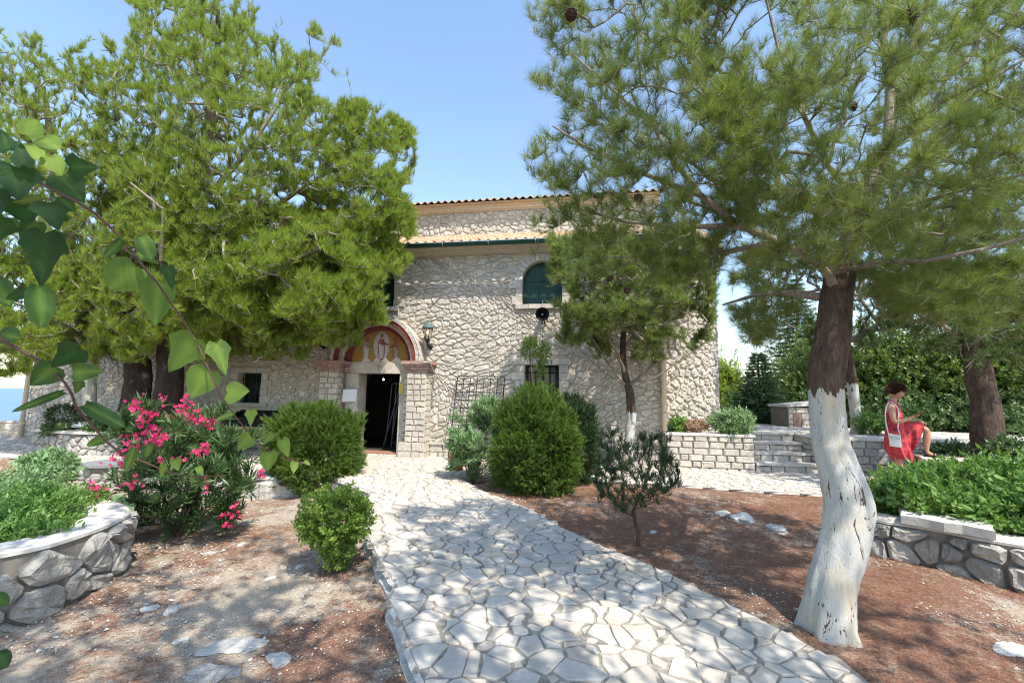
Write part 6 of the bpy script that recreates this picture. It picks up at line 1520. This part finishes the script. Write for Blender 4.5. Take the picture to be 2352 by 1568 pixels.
Pp, Dd = crown_shoots(sk, tips, g_, 2, 3, up=.5, jit=.45); V, F, A = scatter([needle_tuft(26, .09, .05, .0042, .6, g_) for _ in range(4)], Pp, Dd, g_.uniform(.8, 1.15, len(Pp)), g_); tris('crown', V, F, M['needle'], t, A)
# ================================================================== PERSON in the red dress, bag and phone
Yp = 7.35; fx = P(2072, 1129, Yp); HX = fx.x; PB = Vector((HX, Yp, -.0))
RZm = Matrix.Rotation(R(-38), 3, 'Z')
def V_(x, y, z): return RZm@Vector((x, y, z))
def L_(x, z, y=0.0): return PB+V_(x*.84, y, z)      # x: the way the person faces (right), y: away from the path
person = thing('person', PB, 'person in red floral dress looking at a phone, one foot up on stone kerb', 'person')
skin = NT('skin'); skin.col(skin.ramp(skin.noise(9, 3), [(.3, (.42, .22, .14)), (.7, (.52, .29, .19))])).rough(.5); skin.b.inputs['Subsurface Weight'].default_value = .08
def skinned(name, chains, mat, par, sub=2):
    """chains: list of lists of (point, radius); a chain may begin at ('ref', chain index, point index)"""
    V = []; E = []; Rr = []; idx = []
    for ch in chains:
        cur = []; prev = None
        for it in ch:
            if it[0] == 'ref': prev = idx[it[1]][it[2]]; cur.append(prev); continue
            V.append(it[0]); Rr.append(it[1]); i = len(V)-1
            if prev is not None: E.append((prev, i))
            prev = i; cur.append(i)
        idx.append(cur)
    off = wloc(par); me = bpy.data.meshes.new(name); me.from_pydata([tuple(Vector(v)-off) for v in V], E, []); o = link(name, me, par)
    md = o.modifiers.new('skin', 'SKIN'); md.use_smooth_shade = True
    for i, sv in enumerate(me.skin_vertices[0].data if me.skin_vertices else []): pass
    if not me.skin_vertices:
        bm = bmesh.new(); bm.from_mesh(me); bm.verts.layers.skin.verify(); bm.to_mesh(me); bm.free()
    for i, sv in enumerate(me.skin_vertices[0].data):
        r_ = Rr[i]; sv.radius = r_ if hasattr(r_, '__len__') else (r_, r_); sv.use_root = (i == 0)
    s2 = o.modifiers.new('sub', 'SUBSURF'); s2.levels = sub; s2.render_levels = sub
    me.materials.append(mat); return o
ny, fy = -.16, .15                                     # near / far shoulder
body = [
 [(L_(-.03, .93), (.13, .10)), (L_(-.035, 1.05), (.115, .10)), (L_(-.045, 1.18), (.125, .105)), (L_(-.055, 1.30), (.13, .10)), (L_(-.05, 1.375), (.085, .075)), (L_(-.02, 1.43), (.048, .048)), (L_(.01, 1.475), (.052, .05))],
 # near arm: shoulder, elbow bent, forearm forward, hand
 [('ref', 0, 3), (L_(-.06, 1.335, ny*.75), .055), (L_(-.065, 1.30, ny-.02), .052), (L_(-.06, 1.20, ny-.045), .045), (L_(-.045, 1.09, ny-.05), .038), (L_(.05, 1.10, ny-.03), .037), (L_(.15, 1.135, ny+.01), .029), (L_(.215, 1.165, ny+.05), .021), (L_(.245, 1.175, ny+.065), (.030, .016)), (L_(.275, 1.185, ny+.075), (.030, .013))],
 # far arm: forearm resting on the raised knee
 [('ref', 0, 3), (L_(-.04, 1.335, fy*.75), .055), (L_(-.03, 1.29, fy+.02), .050), (L_(.0, 1.19, fy+.03), .043), (L_(.04, 1.09, fy+.03), .037), (L_(.14, 1.085, fy), .034), (L_(.24, 1.095, fy-.03), .027), (L_(.295, 1.10, fy-.045), .021), (L_(.33, 1.10, fy-.05), (.032, .016)), (L_(.36, 1.095, fy-.052), (.031, .014))],
 # near leg: standing
 [('ref', 0, 0), (L_(-.03, .86, -.09), .10), (L_(-.02, .70, -.09), .082), (L_(-.01, .50, -.085), .056), (L_(-.02, .38, -.08), .057), (L_(-.025, .25, -.08), .046), (L_(-.02, .10, -.08), .032), (L_(-.01, .055, -.08), .034), (L_(.06, .035, -.08), (.036, .026)), (L_(.14, .025, -.08), (.04, .018))],
 # far leg: raised, foot on the kerb
 [('ref', 0, 0), (L_(.02, .90, .09), .10), (L_(.15, .97, .09), .085), (L_(.30, 1.0, .085), .072), (L_(.415, .985, .08), .055), (L_(.43, .93, .08), .050), (L_(.415, .84, .08), .055), (L_(.40, .74, .08), .045), (L_(.395, .655, .08), .032), (L_(.41, .615, .08), .034), (L_(.48, .60, .08), (.034, .026)), (L_(.545, .59, .08), (.038, .016))],
]
# fingers and thumbs: near hand holds the phone, far hand lies on the knee
for k in range(4):
    dy = .022*(k-1.5)*.9; body.append([('ref', 1, 9), (L_(.295, 1.195-.004*k, ny+.075+dy), .0085), (L_(.320, 1.212-.004*k, ny+.078+dy), .0078), (L_(.335, 1.226-.006*k, ny+.07+dy*.8), .0065)])
body.append([('ref', 1, 8), (L_(.262, 1.200, ny+.045), .009), (L_(.29, 1.222, ny+.05), .0075)])
for k in range(4):
    dy = .02*(k-1.5); body.append([('ref', 2, 9), (L_(.388, 1.085, fy-.052+dy), .0088), (L_(.412, 1.067, fy-.052+dy*1.1), .008), (L_(.428, 1.043+.004*k, fy-.052+dy*1.1), .0068)])
body.append([('ref', 2, 8), (L_(.355, 1.085, fy-.085), .0095), (L_(.38, 1.068, fy-.098), .008)])
bd = skinned('body', body, skin.m, person)
# head: a shaped surface, bowed towards the phone
def head(c, s_, tilt):
    bm = bmesh.new(); bmesh.ops.create_icosphere(bm, subdivisions=4, radius=1)
    for v in bm.verts:
        x, y, z = v.co                                   # x forward, z up
        X = x*.098; Y_ = y*.074; Z = z*.118
        if z < 0: X *= 1-.16*z*z; Y_ *= 1-.30*z*z; X += .012*(-z)
        if x > .2 and z < -.2: X += .012*math.exp(-((z+.85)/.2)**2-(y/.4)**2)            # chin
        n_ = math.exp(-((z+.12)/.17)**2-(y/.16)**2)*max(0, x)*.026; X += n_                # nose
        n_ = math.exp(-((z+.22)/.08)**2-(y/.13)**2)*max(0, x)*.010; X += n_
        for sg in (-1, 1): X -= .010*math.exp(-((z-.08)/.12)**2-((y-sg*.38)/.18)**2)*max(0, x)   # eye sockets
        X += .006*math.exp(-((z-.26)/.08)**2-(y/.6)**2)*max(0, x)                          # brow
        X += .005*math.exp(-((z+.50)/.05)**2-(y/.28)**2)*max(0, x) + .005*math.exp(-((z+.63)/.05)**2-(y/.24)**2)*max(0, x) - .004*math.exp(-((z+.565)/.025)**2-(y/.3)**2)*max(0, x)
        if x < 0: X *= 1.10
        v.co = Vector((X, Y_, Z))
    vs = [v.co.copy() for v in bm.verts]; fs = [tuple(v.index for v in f.verts) for f in bm.faces]; bm.free()
    Rm = RZm@Matrix.Rotation(tilt, 3, 'Y'); return [Rm@v*s_+c for v in vs], fs, Rm
hc = L_(.025, 1.565); vs, fs, Rm = head(hc, 1.0, R(28)); b = MB(); b.add(vs, fs, 0, .5, True)
for sg in (-1, 1):                                      # ears
    o = hc+Rm@Vector((-.006, sg*.071, -.008)); ring_ = []
    for k in range(10):
        a = 2*math.pi*k/10; ring_.append(o+Rm@Vector((.016*math.cos(a), sg*(.006+.008*max(0, -math.cos(a))), .030*math.sin(a))))
    b.add(ring_+[o+Rm@Vector((.002, sg*.004, 0)), ], [(k, (k+1) % 10, 10) for k in range(10)], 0, .5, True)
    b.add([v+Rm@Vector((0, -sg*.008, 0)) for v in ring_]+ring_, [(k, (k+1) % 10, 10+(k+1) % 10, 10+k) for k in range(10)], 0, .5, True)
hd = b.build('head', skin.m, person)
for sg in (-1, 1):
    b = MB(); o = hc+Rm@Vector((.081, sg*.028, .008)); b.lathe(o, [(.001, -.008), (.010, -.004), (.0125, 0), (.010, .003), (.001, .004)], 12, ax=Rm@Vector((1, sg*.25, 0))); b.build('eye', plain('eyewhite', (.6, .56, .52), .3), hd)
    b = MB(); b.tube([hc+Rm@Vector((.090, sg*.014, .030)), hc+Rm@Vector((.090, sg*.030, .036)), hc+Rm@Vector((.078, sg*.046, .030))], [.003, .0035, .002], 5); b.build('eyebrow', plain('browhair', (.07, .035, .022), .8), hd)
b = MB(); b.tube([hc+Rm@Vector((.088, -.020, -.067)), hc+Rm@Vector((.100, 0, -.066)), hc+Rm@Vector((.088, .020, -.067))], [.002, .005, .002], 6); b.build('lips', plain('lip', (.42, .13, .11), .5), hd)
# hair: short, brown, tufted forward
gh = np.random.default_rng(8); PP = []; DD = []; n_ = 0
while n_ < 2600:
    d = gh.normal(size=3); d /= np.linalg.norm(d)
    x, y, z = d
    face = x > .30 and z < .38
    if face or z < -.42 or (x > .0 and z < -.02 and abs(y) > .5) : continue
    q = Rm@Vector((x*.112 if x < 0 else x*.102, y*.078, z*.122)); PP.append(q+hc); f_ = Rm@Vector((.75+.3*max(0, x), y*.3, .10+z*.1-.35*(x < -.4))); nn = Rm@Vector((x*.6, y*.6, z*.75)); DD.append(np.array(f_)*(.9 if x > -.3 else .1)+np.array(nn)*.55+(np.array(Rm@Vector((-.2, 0, -.9))) if x < -.35 and z < .3 else 0)+gh.normal(size=3)*.18); n_ += 1
hm = leaf_mat('hair', (.035, .016, .010), (.075, .032, .018), (.16, .075, .042), .05, None, .45, 14)
V, F, A = scatter([needle_tuft(5, .042, .004, .006, .35, gh) for _ in range(3)], np.array([tuple(p) for p in PP]), np.array(DD), gh.uniform(.7, 1.15, len(PP)), gh)
hair = tris('hair', V, F, hm, person, A)
b = MB(); vs2 = []; bm = bmesh.new(); bmesh.ops.create_icosphere(bm, subdivisions=3, radius=1)
for v in bm.verts:
    x, y, z = v.co; s_ = 1.0
    if (x > .25 and z < .38) or z < -.45: s_ = .86
    v.co = hc+Rm@Vector(((x*.113 if x < 0 else x*.103)*s_, y*.0785*s_, z*.124*s_))
b.add([v.co.copy() for v in bm.verts], [tuple(v.index for v in f.verts) for f in bm.faces], 0, .3, True); bm.free(); b.build('hair_base', hm, person)
# dress: lofted rings from shoulders to hem; rings (height, front x, back x, half width)
dm = NT('dress_fabric'); vo = dm.n('TexVoronoi'); vo.inputs['Scale'].default_value = 9; dm.l(dm.pos(), vo.inputs['Vector'])
c_ = dm.ramp(vo.outputs['Distance'], [(.16, (.045, .030, .10)), (.24, (.22, .015, .03)), (.36, (.46, .03, .04)), (.7, (.60, .08, .08))]); nn_ = dm.noise(16, 4, .7)
c2_ = dm.ramp(nn_, [(.36, (.12, .012, .04)), (.5, (.50, .04, .05)), (.66, (.66, .20, .18))]); dm.col(dm.mix(.42, c_, c2_)).rough(.75)
rings = [(1.385, -.005, -.105, .085), (1.35, .035, -.135, .125), (1.30, .07, -.155, .145), (1.22, .105, -.165, .150), (1.12, .10, -.155, .145), (1.02, .10, -.165, .155), (.92, .13, -.185, .17), (.82, .15, -.20, .185), (.74, .165, -.205, .19), (.66, .175, -.20, .19), (.60, .18, -.16, .18), (.54, .18, -.11, .16), (.49, .175, -.075, .14)]
K = 64; V = []; F = []
for ri, (z, xf, xb, hw_) in enumerate(rings):
    f_ = max(0, (1.05-z)/.5)
    for k in range(K):
        a = 2*math.pi*k/K; cx = (xf+xb)/2; rx = (xf-xb)/2; pl_ = f_*(.016*math.sin(a*9+z*3)+.010*math.sin(a*17+1))
        V.append(L_(cx+(rx+pl_)*math.cos(a), z-(.03*f_*math.sin(a*2+1) if ri > 8 else 0), (hw_+pl_)*math.sin(a)))
for r_i in range(len(rings)-1):
    for k in range(K): F.append((r_i*K+k, r_i*K+(k+1) % K, (r_i+1)*K+(k+1) % K, (r_i+1)*K+k))
b = MB(); b.add(V, F, 0, .5, True)
# cloth over the raised thigh, hanging to the far side and under it
V = []; F = []; n1, n2 = 14, 30
for i in range(n1):
    s_ = i/(n1-1); cx = lerp(.02, .385, s_); cz = lerp(.94, 1.0, s_); rad_ = lerp(.125, .088, s_); drop = lerp(.42, .30, s_)-.12*max(0, s_-.6)
    for k in range(n2):
        q = k/(n2-1); a = math.pi*(q*1.0)                # near edge -> over the top -> far edge
        if .25 <= q <= .75:
            aa = (q-.25)/.5*math.pi; y = -math.cos(aa)*rad_; z = cz+math.sin(aa)*rad_*.98
        else:
            d_ = (.25-q)/.25 if q < .25 else (q-.75)/.25; y = (-1 if q < .25 else 1)*(rad_+.012*math.sin(s_*16+d_*2)*d_); z = cz-d_*drop
        wv = .018*math.sin(s_*14+q*3)*(1 if abs(q-.5) > .25 else .25)
        V.append(L_(cx-(.10*s_*(max(0, abs(q-.5)-.25)*4)), z, .08+y+wv))
for i in range(n1-1):
    for k in range(n2-1): F.append((i*n2+k, (i+1)*n2+k, (i+1)*n2+k+1, i*n2+k+1))
b.add(V, F, 0, .5, True)
for sg, yy in ((-1, -.075), (1, .075)):                  # shoulder straps
    b.tube([L_(-.125, 1.33, yy*1.3), L_(-.10, 1.395, yy*1.15), L_(-.045, 1.405, yy*1.05), L_(.01, 1.37, yy*1.15), L_(.055, 1.31, yy*1.2)], [.020, .018, .018, .018, .020], 8)
b.build('dress', dm.m, person)
# sandals
for (o, nm) in ((L_(.05, .0, -.08), 0), (L_(.47, .566, .08), 1)):
    b = MB(); out = [(-.10, -.03), (-.105, .0), (-.10, .03), (0, .034), (.08, .045), (.125, .03), (.135, 0), (.12, -.03), (.08, -.042), (0, -.033)]
    b.prism([o+V_(x, y, 0) for x, y in out], [o+V_(x, y, .018) for x, y in out])
    for xx, h_ in ((.07, .055), (.03, .07)): b.tube([o+V_(xx, -.042, .012), o+V_(xx-.01, -.03, h_*.8), o+V_(xx-.01, 0, h_), o+V_(xx-.01, .03, h_*.8), o+V_(xx, .042, .012)], .007, 5)
    b.tube([o+V_(-.06, -.036, .02), o+V_(-.085, -.03, .075), o+V_(-.115, 0, .085), o+V_(-.085, .03, .075), o+V_(-.06, .036, .02)], .006, 5)
    b.build('sandal', M['black'], person)
# bag hanging at the near side, strap over the shoulder
bw = plain('bagwhite', (.70, .68, .64), .5, var=.04); by = -.225
bag = thing('handbag', L_(-.06, .69, by), 'small white shoulder bag on a long strap at the hip of the person', 'handbag')
b = MB(); c4 = [(-.145, .905), (.035, .885), (.032, .70), (-.135, .71)]; inner = [(-.135, .897), (.026, .878), (.023, .708), (-.127, .718)]
b.prism([L_(x, z, by+.02) for x, z in c4], [L_(x, z, by-.012) for x, z in c4], cap=False); b.prism([L_(x, z, by+.03) for x, z in inner], [L_(x, z, by+.0201) for x, z in c4], cap=False); b.prism([L_(x, z, by-.012) for x, z in c4], [L_(x, z, by-.02) for x, z in inner], cap=False)
b.add([L_(x, z, by-.02) for x, z in inner], [(0, 1, 2, 3)]); b.add([L_(x, z, by+.03) for x, z in inner], [(3, 2, 1, 0)]); b.build('pouch', bw, bag)
b = MB(); b.tube([L_(-.13, .862, by-.022), L_(.02, .845, by-.022)], .0035, 5); b.tube([L_(-.13, .835, by-.021), L_(.02, .820, by-.021)], .0025, 5); b.build('zip', M['galv'], bag)
b = MB(); 
for i in range(7): b.fbox if False else b.tube([L_(-.140+.001*i, .86-.02*i, by-.02), L_(-.128+.001*i, .855-.02*i, by-.023)], .003, 4)
b.build('tassel_trim', plain('yellowtrim', (.75, .72, .10), .6), bag)
b = MB(); b.tube([L_(-.14, .90, by), L_(-.165, 1.05, by+.01), L_(-.165, 1.20, by+.03), L_(-.14, 1.32, ny-.005), L_(-.10, 1.385, ny+.03), L_(-.055, 1.395, ny+.04), L_(-.01, 1.36, ny+.02), L_(.035, 1.27, ny-.03), L_(.02, 1.12, ny-.06), L_(.0, 1.0, by+.005), L_(.03, .885, by)], .0075, 6); b.build('strap', bw, bag)
ph = plain('phonecase', (.30, .03, .035), .35)
b = MB(); o = L_(.262, 1.196, ny+.035); ax_ = V_(.92, 0, .39); nz_ = V_(-.39, 0, .92); b.box(o, ax_*.125, V_(0, .068, 0), nz_*.009, 0); b.box(o+ax_*.005+V_(0, .004, 0)+nz_*.0092, ax_*.115, V_(0, .06, 0), nz_*.001, 1)
tag(b.build('phone', [ph, M['glassdark']]), 'dark red mobile phone held in the hand of the person', 'phone')
